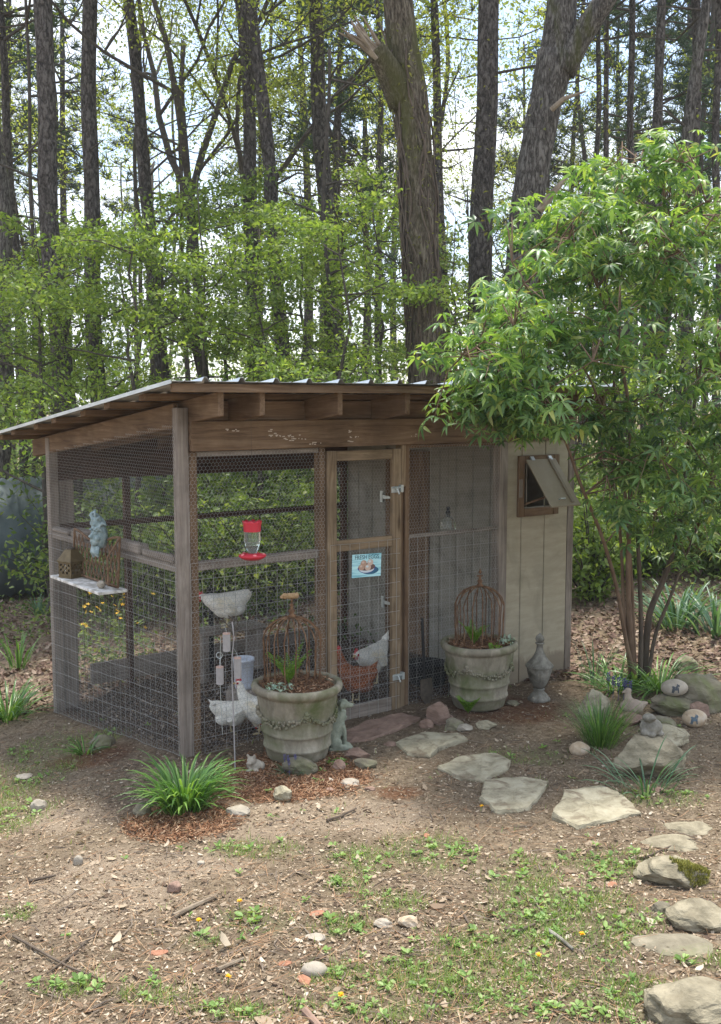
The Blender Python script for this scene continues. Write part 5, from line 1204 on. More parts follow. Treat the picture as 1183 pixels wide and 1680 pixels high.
stuff(scatter('leaf_litter', CURL, np.stack([x, y, gh(x, y) + rng.uniform(0, hu, n_)], -1), rotm(rng.uniform(0, 6.28, n_), rng.normal(0, .3, n_), rng.normal(0, .35, n_)), rng.lognormal(-4.15, .45, n_), 'litter'))
x, y = wsample(95000, 2.6, 9); n_ = len(x)
stuff(scatter('crumbs_of_bark', BARK, np.stack([x, y, gh(x, y) + rng.uniform(0, hu, n_)], -1), rotm(rng.uniform(0, 6.28, n_), rng.normal(0, .25, n_), rng.normal(0, .5, n_)), np.stack([rng.uniform(.004, .022, n_), rng.uniform(.0015, .007, n_), np.full(n_, .02)], -1), 'litter'))
x, y = wsample(26000, 2.6, 9); keep = (vnoise(x, y, 1.5, 7) > rng.uniform(0, .9, len(x))) & clear(x, y); x, y = x[keep], y[keep]; n_ = len(x)
stuff(scatter('pine_straw', BARK, np.stack([x, y, gh(x, y) + rng.uniform(0.001, .012, n_)], -1), rotm(rng.uniform(0, 6.28, n_), rng.normal(0, .12, n_), rng.normal(0, .3, n_)), np.stack([rng.uniform(.04, .12, n_), rng.uniform(.0009, .0016, n_), np.full(n_, .01)], -1), 'needle'))
mm_ = [np.array([(G(px, py).x, G(px, py).y, abs(G(px + rx, py).x - G(px, py).x), abs(G(px, py + ry).y - G(px, py).y)) for px, py, rx, ry in MULCH])][0]
P_ = []
for (sx, sy, rx, ry) in mm_:
    k = int(9000 * rx * ry / .1); a = rng.uniform(0, 6.28, k); r_ = np.sqrt(rng.uniform(0, 1, k)) * rng.uniform(.8, 1.15, k); P_.append(np.stack([sx + rx * r_ * np.cos(a), sy + ry * r_ * np.sin(a)], -1))
P_ = np.concatenate(P_)[:26000]; n_ = len(P_)
stuff(scatter('red_mulch', BARK, np.column_stack([P_, gh(P_[:, 0], P_[:, 1]) + rng.uniform(0, .012, n_)]), rotm(rng.uniform(0, 6.28, n_), rng.normal(0, .3, n_), rng.normal(0, .5, n_)), np.stack([rng.uniform(.012, .04, n_), rng.uniform(.002, .006, n_), np.full(n_, .02)], -1), 'straw'))
# soil and droppings inside the run
u_ = rng.uniform(.05, 2.85, 9000); v_ = rng.uniform(.03, 2.6, 9000); wx, wy = AX + u_ * CA - v_ * SA, AY + u_ * SA + v_ * CA; n_ = len(wx)
stuff(scatter('run_litter', CURL, np.stack([wx, wy, gh(wx, wy) + rng.uniform(0, .01, n_)], -1), rotm(rng.uniform(0, 6.28, n_), rng.normal(0, .3, n_), rng.normal(0, .4, n_)), rng.uniform(.01, .045, n_), leaf('trampled_dark_litter', [(0, (.03, .02, .016)), (.7, (.12, .09, .07)), (1, (.3, .26, .22))], 0, 1)))
M['darklitter'] = leaf('forest_leaf_litter_colour', [(0, (.07, .04, .028)), (.5, (.15, .095, .07)), (.85, (.25, .175, .13)), (1, (.34, .27, .21))], 0.05, .9)
# forest floor beyond
x, y = wsample(80000, 8, 30, 1.7, 3, .42); keep = ~inrun(x, y); x, y = x[keep], y[keep]; n_ = len(x)
stuff(scatter('forest_leaf_litter', CURL, np.stack([x, y, gh(x, y) + rng.uniform(0, .03, n_)], -1), rotm(rng.uniform(0, 6.28, n_), rng.normal(0, .35, n_), rng.normal(0, .4, n_)), rng.uniform(.025, .075, n_), 'darklitter'))
# twigs
x, y = wsample(900, 2.8, 9); n_ = len(x); tw = MB()
for i in range(n_):
    L_ = rng.uniform(.03, .16); a = rng.uniform(0, 6.28); z = float(gh(x[i], y[i])) + .006; k = rng.normal(0, .2) * L_
    tw.tube([(x[i], y[i], z), (x[i] + L_ * .5 * math.cos(a) - k * math.sin(a), y[i] + L_ * .5 * math.sin(a) + k * math.cos(a), z + .005), (x[i] + L_ * math.cos(a), y[i] + L_ * math.sin(a), z)], [.0025, .0022, .0012], 4, cap=False)
stuff(tw.build('small_twigs', 'twig'))
# grass in patches
gm_ = [(c_.x, c_.y, abs(G(px + rx, py).x - c_.x), abs(G(px, py + ry).y - c_.y)) for px, py, rx, ry in GREEN for c_ in [G(px, py)]]
def greenness(x, y):
    v = np.zeros(len(x))
    for sx, sy, rx, ry in gm_: v = np.maximum(v, 1 - sstep(.35, 1.25, np.hypot((x - sx) / rx, (y - sy) / ry)))
    return v
x, y = wsample(240000, 2.6, 9); gr = greenness(x, y); keep = (gr * (vnoise(x, y, 9, 3) ** 1.5 * 1.15 + .06) + .004 > rng.uniform(0, 1, len(x))) & clear(x, y); x, y = x[keep], y[keep]; n_ = len(x)
BL = ([(0, -.5, 0), (0, .5, 0), (.45, .4, .12), (.45, -.4, .12), (1, 0, .5)], [(0, 3, 2, 1), (3, 4, 2)])
stuff(scatter('lawn_grass', BL, np.stack([x, y, gh(x, y)], -1), rotm(rng.uniform(0, 6.28, n_), -rng.uniform(.2, 1.25, n_), rng.normal(0, .3, n_)), np.stack([rng.uniform(.015, .05, n_), rng.uniform(.0022, .004, n_), rng.uniform(.005, .03, n_)], -1), 'grass'))
x, y = wsample(9000, 2.6, 9, k=.4); gr = greenness(x, y); keep = (gr * 1.0 * vnoise(x, y, 5, 1) + .02 > rng.uniform(0, .9, len(x))) & clear(x, y); x, y = x[keep], y[keep]
k = 7; X = np.repeat(x, k); Y = np.repeat(y, k); n_ = len(X); an = rng.uniform(0, 6.28, n_); sz = np.repeat(rng.uniform(.008, .032, len(x)), k) * rng.uniform(.7, 1.2, n_)
stuff(scatter('broadleaf_weeds', ROUNDLEAF, np.stack([X + .004 * np.cos(an), Y + .004 * np.sin(an), gh(X, Y) + .006 + rng.uniform(0, .01, n_)], -1), rotm(an, rng.normal(-.35, .25, n_), rng.normal(0, .25, n_)), np.stack([sz, sz * rng.uniform(.6, 1, n_), sz], -1), 'weed'))
# dandelions
for i, (px, py) in enumerate([(325, 1522), (392, 1490), (374, 1616), (558, 1646), (953, 1545), (789, 1332), (882, 1580)]):
    c_ = G(px, py); t = thing('dandelion', ['yellow dandelion beside the bare dirt on the left', 'small yellow dandelion above the others on the left', 'yellow dandelion low on the lawn left of centre', 'yellow dandelion at the bottom edge of the lawn', 'yellow dandelion in the green patch on the right', 'yellow dandelion touching the squared stepping stone', 'yellow dandelion in the weeds low on the right'][i], 'flower', c_)
    MB().tube([(0, 0, 0), (.003, 0, .03)], .0015, 4).build('stem', 'weed', t)
    an = rng.uniform(0, 6.28, 26); scatter('petals', LEAF, np.tile([.003, 0, .03], (26, 1)), rotm(an, -rng.uniform(.1, .9, 26), np.zeros(26)), np.full(26, .013), 'yellow', t)
# moss cushions on the mossy rock
c_ = G(1140, 1455); n_ = 9000; a = rng.uniform(0, 6.28, n_); r_ = np.sqrt(rng.uniform(0, 1, n_)); kp_ = (r_ + .45 * vnoise(5 * np.cos(a) * r_, 5 * np.sin(a) * r_, 2.3, 2) < .95); a, r_ = a[kp_], r_[kp_]; n_ = len(a); x = c_.x + .15 * r_ * np.cos(a) + .04; y = c_.y + .04 + .11 * r_ * np.sin(a)
mw_ = ms_.matrix_basis; bt_ = BVHTree.FromPolygons([mw_ @ v.co for v in ms_.data.vertices], [tuple(p_.vertices) for p_ in ms_.data.polygons]); hz_ = [bt_.ray_cast(Vector((a_, b_, 5)), Vector((0, 0, -1)))[0] for a_, b_ in zip(x, y)]; k_ = np.array([q_ is not None for q_ in hz_]); x, y = x[k_], y[k_]; z = np.array([q_.z for q_ in hz_ if q_ is not None]) + rng.uniform(-.004, .006, k_.sum()); n_ = len(x)
mo = stuff(scatter('moss', BL, np.stack([x, y, z], -1), rotm(rng.uniform(0, 6.28, n_), -rng.uniform(.4, 1.4, n_), rng.normal(0, .3, n_)), np.stack([rng.uniform(.008, .02, n_), rng.uniform(.003, .005, n_), np.full(n_, .004)], -1), 'moss'))
# sticks and bark pieces one can point at
def stick(label, pts, r_, mat='stem_grey', name='fallen_stick', lift=.012):
    P = [G(*q_) + Vector((0, 0, lift)) for q_ in pts]; b_ = P[0].copy(); tag(MB().tube([q_ - b_ for q_ in P], [r_ * (1 - .5 * i / len(P)) for i in range(len(P))], 7, ridge=.08).build(name, mat, loc=b_), label, 'stick')
stick('long thin stick lying across the dirt at lower left', [(22, 1540), (60, 1562), (110, 1590), (165, 1612)], .006)
stick('straight stick crossing the long thin one at lower left', [(165, 1528), (120, 1570), (78, 1602)], .005)
stick('thick broken bark stick in the middle of the dirt', [(284, 1508), (320, 1490), (356, 1474)], .013, 'snag')
stick('short stick below the bare dirt, pointing up right', [(357, 1596), (380, 1586), (400, 1578)], .009, 'snag')
stick('dark stick at the left edge of the dirt', [(48, 1450), (92, 1440)], .008)
stick('forked stick on the ground below the left pot', [(536, 1350), (560, 1342), (584, 1330)], .008)
stick('slender stick among the stones on the right', [(1056, 1412), (1090, 1396), (1132, 1380)], .005)
stick('slim stick lying by the weeds near the centre', [(758, 1500), (775, 1530), (790, 1548)], .005)
stick('lichen covered twig in the green patch on the right', [(898, 1530), (920, 1545), (940, 1562)], .009, 'urn')
stick('grey crooked twig in the lawn right of centre', [(828, 1528), (850, 1532), (878, 1520)], .007)
stick('red brown bark piece in the bottom middle', [(500, 1664), (525, 1690)], .014, 'redrock')
stick('thin branch at the bottom middle edge', [(700, 1672), (712, 1640), (722, 1618)], .004)
for i, (px, py, r_, lb) in enumerate([(262, 1565, .05, 'orange brown bark flake at lower left of centre'), (468, 1582, .035, 'rusty bark flake left of the pale pebble'), (520, 1500, .05, 'red brown bark flake in the grass near the centre'), (1005, 1452, .05, 'red brown bark flake left of the mossy rock'), (700, 1372, .035, 'curled oak leaf in the middle of the dirt'), (500, 1610, .05, 'brown bark strip beneath the pale pebble')]):
    c_ = G(px, py); o = rock('bark_flake', lb, 'bark', 'redrock', c_, (r_ * 1.6, r_, .014), 90 + i, yaw=.4 * i, sub=2, sink=.2); o.data.materials[0] = M.setdefault('flake', speck('red_bark', [(.3, (.20, .08, .045)), (.7, (.42, .22, .14))], 25, .95, .5))
# ---------------------------------------------------------------- corrugated metal culvert at the left edge
Yc = 15.5; cc = atY(-62, 900, Yc); s_ = 1 / ppm(cc); rC = 110 * s_; zb = float(gh(cc.x, Yc))
tk = thing('corrugated_culvert', 'grey green corrugated metal shelter with a round top at the left edge', 'metal shelter', (cc.x, Yc, zb))
pf = MB(); n_ = 64; L_ = 4.0; k_ = 56; zc_ = cc.z - zb; vs = []
for i in range(k_ + 1):
    y = L_ * i / k_; r_ = rC + .022 * math.sin(i * math.pi)
    r_ = rC + (.03 if i % 2 else -.03)
    for j in range(n_ + 1): a = math.pi * (-.22 + 1.44 * j / n_); vs.append((r_ * math.cos(a), y, max(-.1, zc_ + r_ * math.sin(a))))
pf.add(vs, [(i * (n_ + 1) + j, i * (n_ + 1) + j + 1, (i + 1) * (n_ + 1) + j + 1, (i + 1) * (n_ + 1) + j) for i in range(k_) for j in range(n_)])
pf.build('curved_sheet', 'tank', tk, smooth=True)
pe = [(rC * .985 * math.cos(a), .03, max(-.1, zc_ + rC * .985 * math.sin(a))) for a in np.linspace(-.22 * math.pi, 1.22 * math.pi, 40)]
MB().plate(pe, (0, .01, 0)).build('end_panel', 'tank', tk)
tk.rotation_euler = (0, 0, R(-58))

# ---------------------------------------------------------------- tree builders
def trunk_path(a, b, Y, H, dY=0.0):
    """straight-ish trunk through two photo points at a given distance, from the ground up to height H"""
    A_, B_ = atY(*a, Y + dY), atY(*b, Y); d = (A_ - B_); d = d / d.z
    z0_ = float(gh(B_.x, Y)); P0 = B_ + d * (z0_ - .15 - B_.z); return P0, d, H
def put_tufts(name, P, size, mat, parent, rg_, tm=TUFT):
    n_ = len(P); return stuff(scatter(name, tm, P, rotm(rg_.uniform(0, 6.28, n_), rg_.normal(0, .5, n_), rg_.normal(0, .5, n_)), size * rg_.uniform(.7, 1.25, n_), mat, parent))
def straight_tree(name, label, a, b, Y, wpx, H=17, mat='pine', seed=0, bend=.06, crown=True, group=None, stubs=9, taper=.55, n=16, cat='tree', crown_z=.6):
    P0, d, H = trunk_path(a, b, Y, H); rg_ = np.random.default_rng(seed + 100); t = thing(name, label, cat, P0, 0, group)
    r_ = wpx / 2 / ppm(atY(*b, Y)); k = 34; pts = []; rad = []
    for i in range(k):
        s_ = i / (k - 1); z = (H + .15) * s_ ** .93
        pts.append(Vector((d.x * z + bend * math.sin(z * .55 + seed) + .4 * bend * math.sin(z * 1.7 + seed * 2), d.y * z, z))); rad.append(r_ * (1.12 - taper * s_ + .35 * math.exp(-z * 3.5)))
    MB().tube(pts, rad, n, ridge=.035, seed=seed).build('trunk', mat, t, smooth=True)
    sb = MB()
    for i in range(stubs):
        j = int(rg_.uniform(.2, .92) * k); p_ = pts[j]; a_ = rg_.uniform(0, 6.28); L_ = rg_.uniform(.4, 1.8)
        q1_ = p_ + Vector((math.cos(a_) * L_ * .5, math.sin(a_) * L_ * .5, rg_.uniform(-.1, .25) * L_)); q2_ = q1_ + Vector((math.cos(a_ + .3) * L_ * .5, math.sin(a_ + .3) * L_ * .5, rg_.uniform(-.3, .3) * L_))
        sb.tube([p_, q1_, q2_], [.022, .014, .004], 5)
    stuff(sb.build('dead_branches', 'branch', t))
    if crown:
        P = []; lb = MB()
        for i in range(26):
            s_ = rg_.uniform(crown_z, 1.0); j = int(s_ * (k - 1)); p_ = pts[j]; a_ = rg_.uniform(0, 6.28); L_ = (1.1 - s_) * 4.2 * rg_.uniform(.5, 1) + .5
            e_ = p_ + Vector((math.cos(a_) * L_, math.sin(a_) * L_, L_ * rg_.uniform(-.05, .35))); lb.tube([p_, (p_ + e_) / 2 + Vector((0, 0, .1)), e_], [.035, .022, .008], 5)
            for q_ in range(9): f_ = rg_.uniform(.35, 1.05); P.append(np.array(p_.lerp(e_, f_)) + rg_.normal(0, .16 + .1 * f_, 3))
        stuff(lb.build('live_branches', 'branch', t)); put_tufts('needles', np.array(P), .24, 'pineneedle', t, rg_)
    return t
PT = straight_tree
PT('pine_tree', 'thick rough barked pine, second large trunk from the left edge', (75, 0), (99, 640), 14.5, 33, 15, seed=1)
PT('pine_tree', 'tall straight pine, right of the thickest left trunk', (143, 0), (164, 620), 16.5, 27, 16, seed=2)
PT('pine_tree', 'leaning pine between the left trunks and the bright green tree', (207, 0), (270, 600), 18, 22, 16, seed=3, bend=.04)
PT('pine_tree', 'left stem of the close pair of pines above the coop', (393, 0), (420, 600), 17, 23, 16, seed=4)
PT('pine_tree', 'right leaning stem of the close pair of pines above the coop', (412, 0), (465, 620), 16, 23, 15, seed=5, bend=.05)
PT('pine_tree', 'dark pine left of the broken old oak', (521, 0), (543, 600), 18.5, 27, 16, seed=6)
PT('pine_tree', 'slim pine immediately right of the broken old oak', (715, 0), (729, 520), 17, 15, 15, seed=7, bend=.03)
PT('pine_tree', 'large straight pine between the broken oak and the leaning oak', (806, 0), (796, 460), 14.5, 39, 14, seed=8, n=22)
PT('pine_tree', 'straight pine above the leafy shrub, right of the leaning oak', (1082, 0), (1080, 240), 17, 17, 15, seed=9, bend=.03)
PT('pine_tree', 'slender pine behind the right side of the leafy shrub', (1140, 0), (1128, 640), 19, 16, 16, seed=10, bend=.05)
PT('pine_tree', 'dark curved trunk at the far left edge', (-16, 120), (6, 640), 19, 24, 14, mat='oak', seed=11, bend=.13, crown=False)
PT('pine_tree', 'thin dark trunk beside the far left edge', (6, 0), (30, 600), 20, 15, 15, seed=12)
PT('sapling_tree', 'slim dark sapling left of the thick left pine', (50, 60), (66, 660), 16, 8, 9, mat='branch', seed=13, crown=False)
PT('sapling_tree', 'thin twisting sapling right of the broken oak base', (548, 130), (547, 600), 15, 9, 7, mat='branch', seed=14, crown=False, bend=.12)
PT('pine_tree', 'thin trunk between the dark pine and the broken oak', (618, 40), (625, 560), 24, 10, 15, seed=15)
PT('pine_tree', 'narrow trunk directly right of the leaning oak', (980, 60), (968, 420), 22, 10, 15, seed=16)
PT('pine_tree', 'narrow straight trunk second right of the leaning oak', (996, 20), (992, 430), 24, 10, 16, seed=17, bend=.02)
PT('pine_tree', 'medium trunk third right of the leaning oak', (1041, 0), (1032, 420), 21, 12, 16, seed=18)
PT('pine_tree', 'dark trunk at the far right edge', (1184, 0), (1172, 600), 18, 13, 14, seed=19)
PT('pine_tree', 'thin straight trunk between the leaning pine and the pair', (300, 280), (306, 640), 22, 9, 10, mat='branch', seed=20, crown=False)
PT('sapling_tree', 'slim crooked sapling left of the bright green tree base', (318, 330), (338, 640), 17, 9, 8, mat='branch', seed=21, crown=False, bend=.15)
PT('oak_tree', 'grey trunk showing through the lower right of the shrub', (1108, 420), (1085, 640), 15, 24, 9, mat='oak', seed=22, crown=False)

# the old oak with the splintered stub, and the leaning forked oak
def ridged(path, rad, n_, seed, name, mat, parent, amp=.06):
    rg_ = np.random.default_rng(seed); P = [Vector(p_) for p_ in path]; pts = []; rr = []
    for i in range(len(P) - 1):
        m_ = max(3, int((P[i + 1] - P[i]).length / .12))
        for j in range(m_): s_ = j / m_; pts.append(P[i].lerp(P[i + 1], s_)); rr.append(rad[i] * (1 - s_) + rad[i + 1] * s_)
    pts.append(P[-1]); rr.append(rad[-1])
    for _ in range(4):
        pts = [pts[0]] + [(pts[i - 1] + pts[i] * 2 + pts[i + 1]) / 4 for i in range(1, len(pts) - 1)] + [pts[-1]]
    b_ = MB().tube(pts, rr, n_); k = len(pts); ph = rg_.uniform(0, 6, 6)
    for i in range(k):
        for j in range(n_):
            a = 2 * math.pi * j / n_; z = i * .12; q_ = Vector(b_.v[i * n_ + j]); c_ = pts[i]
            f_ = 1 + amp * (.5 * math.sin(3 * a + ph[0] + z * .4) + .35 * math.sin(7 * a + ph[1] + .7 * math.sin(z * 1.1)) + .45 * abs(math.sin(13 * a + ph[2] + 1.1 * math.sin(z * 1.7 + ph[3]))) + .25 * rg_.normal())
            b_.v[i * n_ + j] = tuple(c_ + (q_ - c_) * f_)
    return b_.build(name, mat, parent, smooth=True)
Yo = 12.6
def rel(px, py, Y, o, dy=0): return atY(px, py, Y + dy) - o
o0 = atY(703, 800, Yo); o0.z = float(gh(o0.x, o0.y)) - .1
oak = thing('oak_tree', 'massive old vine covered oak with a splintered broken limb', 'tree', o0)
s_ = 1 / ppm(atY(700, 400, Yo))
ridged([(0, 0, 0), rel(702, 640, Yo, o0), rel(697, 520, Yo, o0), rel(690, 380, Yo, o0), rel(682, 250, Yo, o0), rel(672, 150, Yo, o0), rel(658, 60, Yo, o0), rel(648, -60, Yo, o0), rel(640, -200, Yo, o0)], [x * s_ for x in (38, 30, 29, 28, 27, 28, 24, 22, 20)], 46, 5, 'trunk', 'oldoak', oak)
ridged([rel(664, 170, Yo, o0), rel(640, 118, Yo, o0, -.15), rel(615, 78, Yo, o0, -.3)], [x * s_ for x in (26, 20, 15)], 24, 6, 'broken_limb', 'oldoak', oak)
spn = MB(); rg_ = np.random.default_rng(4)
for k in range(15):
    a = rg_.uniform(0, 6.28); r_ = rg_.uniform(2, 14) * s_; b_ = Vector((r_ * math.cos(a), r_ * math.sin(a) * .6, r_ * math.sin(a) * .8)); p_ = rel(622, 88, Yo, o0, -.28) + b_; e_ = rel(556 + rg_.uniform(0, 34), 36 + rg_.uniform(-14, 26), Yo, o0, -.45) + b_ * .7
    spn.tube([p_, (p_ + e_) / 2 + Vector((0, 0, rg_.uniform(-.02, .02))), e_], [4.5 * s_, 3.5 * s_, .8 * s_], 5)
spn.build('splintered_wood', 'snag', oak)['kind'] = 'stuff'
vn = MB()
for k in range(26):
    a0 = rg_.uniform(0, 6.28); pts = []; drift = rg_.uniform(-.25, .25)
    for i in range(26):
        z_px = 640 - i * 25; c_ = rel(702 - (640 - z_px) * .05 - (max(0, 200 - z_px) * .12), z_px, Yo, o0); a = a0 + drift * i * .3 + .25 * math.sin(i * .9 + k); r_ = (30.5 + 2 * math.sin(i * 1.3 + k)) * s_
        pts.append(c_ + Vector((math.cos(a) * r_, math.sin(a) * r_, 0)))
    vn.tube(pts[rg_.integers(0, 6):rg_.integers(14, 26)], .011, 4)
stuff(vn.build('climbing_vines', 'stem_grey', oak))
P = []
for i in range(700):
    z_px = rg_.uniform(60, 640); c_ = rel(702 - (640 - z_px) * .05, z_px, Yo, o0); a = rg_.uniform(0, 6.28); r_ = (31 + abs(rg_.normal(0, 9))) * s_; P.append(np.array(c_) + np.array([math.cos(a) * r_, math.sin(a) * r_, 0]))
stuff(leaves_at('vine_leaves', np.array(P), .05, 'olive', oak))
Yl = 13.0; l0 = atY(842, 760, Yl); l0.z = float(gh(l0.x, l0.y)) - .1; s2 = 1 / ppm(atY(880, 300, Yl))
lo = thing('oak_tree', 'leaning grey oak with mossy bark that forks near the top', 'tree', l0)
ridged([(0, 0, 0), rel(852, 520, Yl, l0), rel(862, 350, Yl, l0), rel(880, 250, Yl, l0), rel(897, 160, Yl, l0), rel(915, 90, Yl, l0)], [x * s2 for x in (32, 27, 26, 26, 26, 32)], 44, 8, 'trunk', 'oak', lo, .045)
ridged([rel(908, 110, Yl, l0), rel(920, 40, Yl, l0), rel(925, -30, Yl, l0), rel(925, -180, Yl, l0)], [x * s2 for x in (26, 25, 22, 18)], 32, 9, 'limb', 'oak', lo, .045)
ridged([rel(922, 118, Yl, l0, -.05), rel(950, 62, Yl, l0, -.1), rel(985, 12, Yl, l0, -.2), rel(1020, -40, Yl, l0, -.3), rel(1060, -110, Yl, l0, -.4)], [x * s2 for x in (22, 19, 17, 14, 11)], 30, 10, 'limb', 'oak', lo, .045)
MB().tube([rel(885, 346, Yl, l0, -.3), rel(905, 320, Yl, l0, -.35), rel(930, 290, Yl, l0, -.4)], [.05, .045, .02], 8).build('broken_branch', 'snag', lo)
MB().tube([rel(905, 180, Yl, l0, -.3), rel(925, 162, Yl, l0, -.4), rel(960, 150, Yl, l0, -.5)], [.035, .028, .01], 7).build('pale_branch', 'snag', lo)

# ---------------------------------------------------------------- branching leafy trees
def grow(rg_, p_, d, L_, r_, depth, tubes, tips, spread=.55, up=.12, flat=1.0, kids=3):
    pts = [p_.copy()]; rr = [r_]; q_ = p_.copy(); n_ = 5
    for i in range(n_):
        d = (d + Vector(rg_.normal(0, .13, 3)) + Vector((0, 0, up * .25))).normalized(); q_ = q_ + d * L_ / n_; pts.append(q_.copy()); rr.append(r_ * (1 - .5 * (i + 1) / n_))
        if depth <= 1: tips.append((q_.copy(), depth))
    tubes.append((pts, rr))
    if depth > 0:
        for k in range(kids):
            j = int(rg_.uniform(2, n_ + .99)); nd = Vector(rg_.normal(0, 1, 3)); nd.z *= flat; nd = (d * (1 - spread) + nd.normalized() * spread * 1.3).normalized()
            if flat < .6: nd.z *= .45
            grow(rg_, pts[j], nd.normalized(), L_ * rg_.uniform(.55, .8), rr[j] * .62, depth - 1, tubes, tips, spread, up, flat, kids)
def leafy(name, label, loc, H, seed, leafmat, lsize, per_tip, trunk_r, fork=.4, lean=(0, 0), depth=3, spread=.6, flat=1.0, jit=.16, group=None, kids=3, barkm='branch', leads=3, limbs=0, tmpl=LEAF):
    rg_ = np.random.default_rng(seed); t = thing(name, label, 'tree', loc, 0, group); tubes = []; tips = []
    q_ = Vector((0, 0, -.1)); pts = [q_.copy()]; rr = [trunk_r * 1.2]; k = 8
    for i in range(k): q_ = q_ + Vector((lean[0] * H * fork / k + rg_.normal(0, .03), lean[1] * H * fork / k + rg_.normal(0, .03), H * fork / k)); pts.append(q_.copy()); rr.append(trunk_r * (1 - .25 * i / k))
    if limbs:
        tp = q_ + Vector((lean[0] * H * (1 - fork), lean[1], H * (1 - fork))); n2 = 8
        for i in range(1, n2 + 1): pts.append(q_.lerp(tp, i / n2) + Vector(rg_.normal(0, .05, 3))); rr.append(trunk_r * .75 * (1 - .85 * i / n2))
        for i in range(limbs):
            f_ = rg_.uniform(.0, 1) ** .8; p_ = q_.lerp(tp, f_); a = i * 2.4 + rg_.uniform(-.4, .4); grow(rg_, p_, Vector((math.cos(a), math.sin(a), rg_.uniform(.05, .4))).normalized(), H * .27 * (1.15 - .6 * f_), trunk_r * .42 * (1 - .5 * f_), depth - 1, tubes, tips, spread, .1, flat, kids)
    else:
        for i in range(leads): a = i * 6.28 / leads + rg_.uniform(-.5, .5); grow(rg_, q_, Vector((math.cos(a) * .42 + lean[0], math.sin(a) * .42, 1)).normalized(), H * (1 - fork) * .5, trunk_r * .62, depth, tubes, tips, spread, .2, flat, kids)
    MB().tube(pts, rr, 10, ridge=.04, seed=seed).build('trunk', barkm, t, smooth=True)
    b_ = MB()
    for P, r_ in tubes: b_.tube(P, [max(x, .003) for x in r_], 5 if r_[0] < .02 else 7, cap=False)
    stuff(b_.build('branches', barkm, t, smooth=True))
    P = np.array([np.array(tp_) for tp_, _ in tips for _ in range(per_tip)]); P = P + rg_.normal(0, jit, P.shape) * np.array([1, 1, .45 if flat < .6 else 1])
    stuff(leaves_at('crown', P, lsize, leafmat, t, tmpl, .55, rg=rg_)); return t
g_ = lambda px, Y: Vector((atY(px, 700, Y).x, Y, float(gh(atY(px, 700, Y).x, Y))))
S1 = leafy('spring_tree', 'tall bright yellow green tree with many arching dark limbs', g_(352, 17), 13.5, 2, 'spring', .075, 9, .10, .42, (-.07, 0), 4, .5, 1.0, .2, kids=3, leads=3)
S2 = leafy('spring_tree', 'bright green tree behind the close pair of pines', g_(448, 20), 14.5, 8, 'spring', .08, 8, .09, .4, (-.03, 0), 4, .5, 1.0, .22, kids=3, leads=3)
copy_thing(S2, g_(250, 22), 2.0, 'bright green tree filling the gap behind the leaning pine', .95)
copy_thing(S1, g_(590, 26), 3.6, 'light green tree far behind the dark pine', 1.0)
copy_thing(S2, g_(60, 25), 5.1, 'light green tree far behind the thick left pine', .9)
copy_thing(S2, g_(1010, 30), 3.1, 'light green tree far behind the narrow trunks on the right', .9)
# dogwoods: layered crowns
D = [leafy('dogwood_tree', lb, g_(px, Y), H, sd_, 'dogwood', .066, 9, .045, .3, (0, 0), 3, .65, .25, .10, limbs=8, kids=3)
     for lb, px, Y, H, sd_ in (('layered dogwood between the second and third pines on the left', 205, 12.2, 4.9, 31), ('layered dogwood in front of the thick left pine', 70, 12.8, 5.2, 32), ('layered dogwood right above the middle of the coop roof', 556, 12.0, 4.3, 33))]
for i, (k, px, Y, sc_v, lb) in enumerate([(1, 335, 13.5, 1.0, 'dogwood below the bright green tree'), (2, 425, 12.6, .92, 'dogwood in front of the close pair of pines'), (0, 630, 14.5, 1.05, 'dogwood crowding the left side of the broken oak'), (0, -25, 16.8, 1.2, 'dogwood reaching in from the left edge'),
                                          (2, 130, 15, 1.2, 'taller dogwood behind the thick left pine'), (1, 270, 15.5, 1.15, 'dogwood wrapped round the leaning pine'), (0, 480, 16, 1.15, 'dogwood between the pair of pines and the dark pine'), (1, 745, 15.5, .95, 'dogwood between the broken oak and the large straight pine'),
                                          (2, 1120, 13.5, 1.0, 'dogwood behind the right part of the leafy shrub'), (1, 1010, 15.5, 1.05, 'dogwood rising behind the shrub under the narrow trunks'), (0, 1215, 12.5, 1.0, 'dogwood reaching in from the right edge'), (2, 375, 17.5, 1.3, 'tall dogwood left of the pair of pines'), (1, 560, 18.5, 1.3, 'tall dogwood behind the dark pine'), (0, 60, 18.5, 1.35, 'tall dogwood in the back left corner'), (2, 900, 17.5, 1.0, 'dogwood hidden behind the foot of the leaning oak')]):
    copy_thing(D[k], g_(px, Y), 1.1 * i + .4, lb, sc_v)
# thin bare understory twigs by the sky gap
leafy('bare_sapling', 'sparse twiggy sapling in the sky gap right of the broken oak', g_(765, 14), 7.5, 61, 'olive', .06, 1, .03, .35, (0, 0), 3, .6, 1, .2, kids=3, leads=3)
leafy('bare_sapling', 'sparse twiggy sapling between the leaning oak and narrow trunks', g_(935, 15), 6.5, 62, 'olive', .06, 1, .03, .35, (0, 0), 3, .6, 1, .2, kids=3, leads=3)

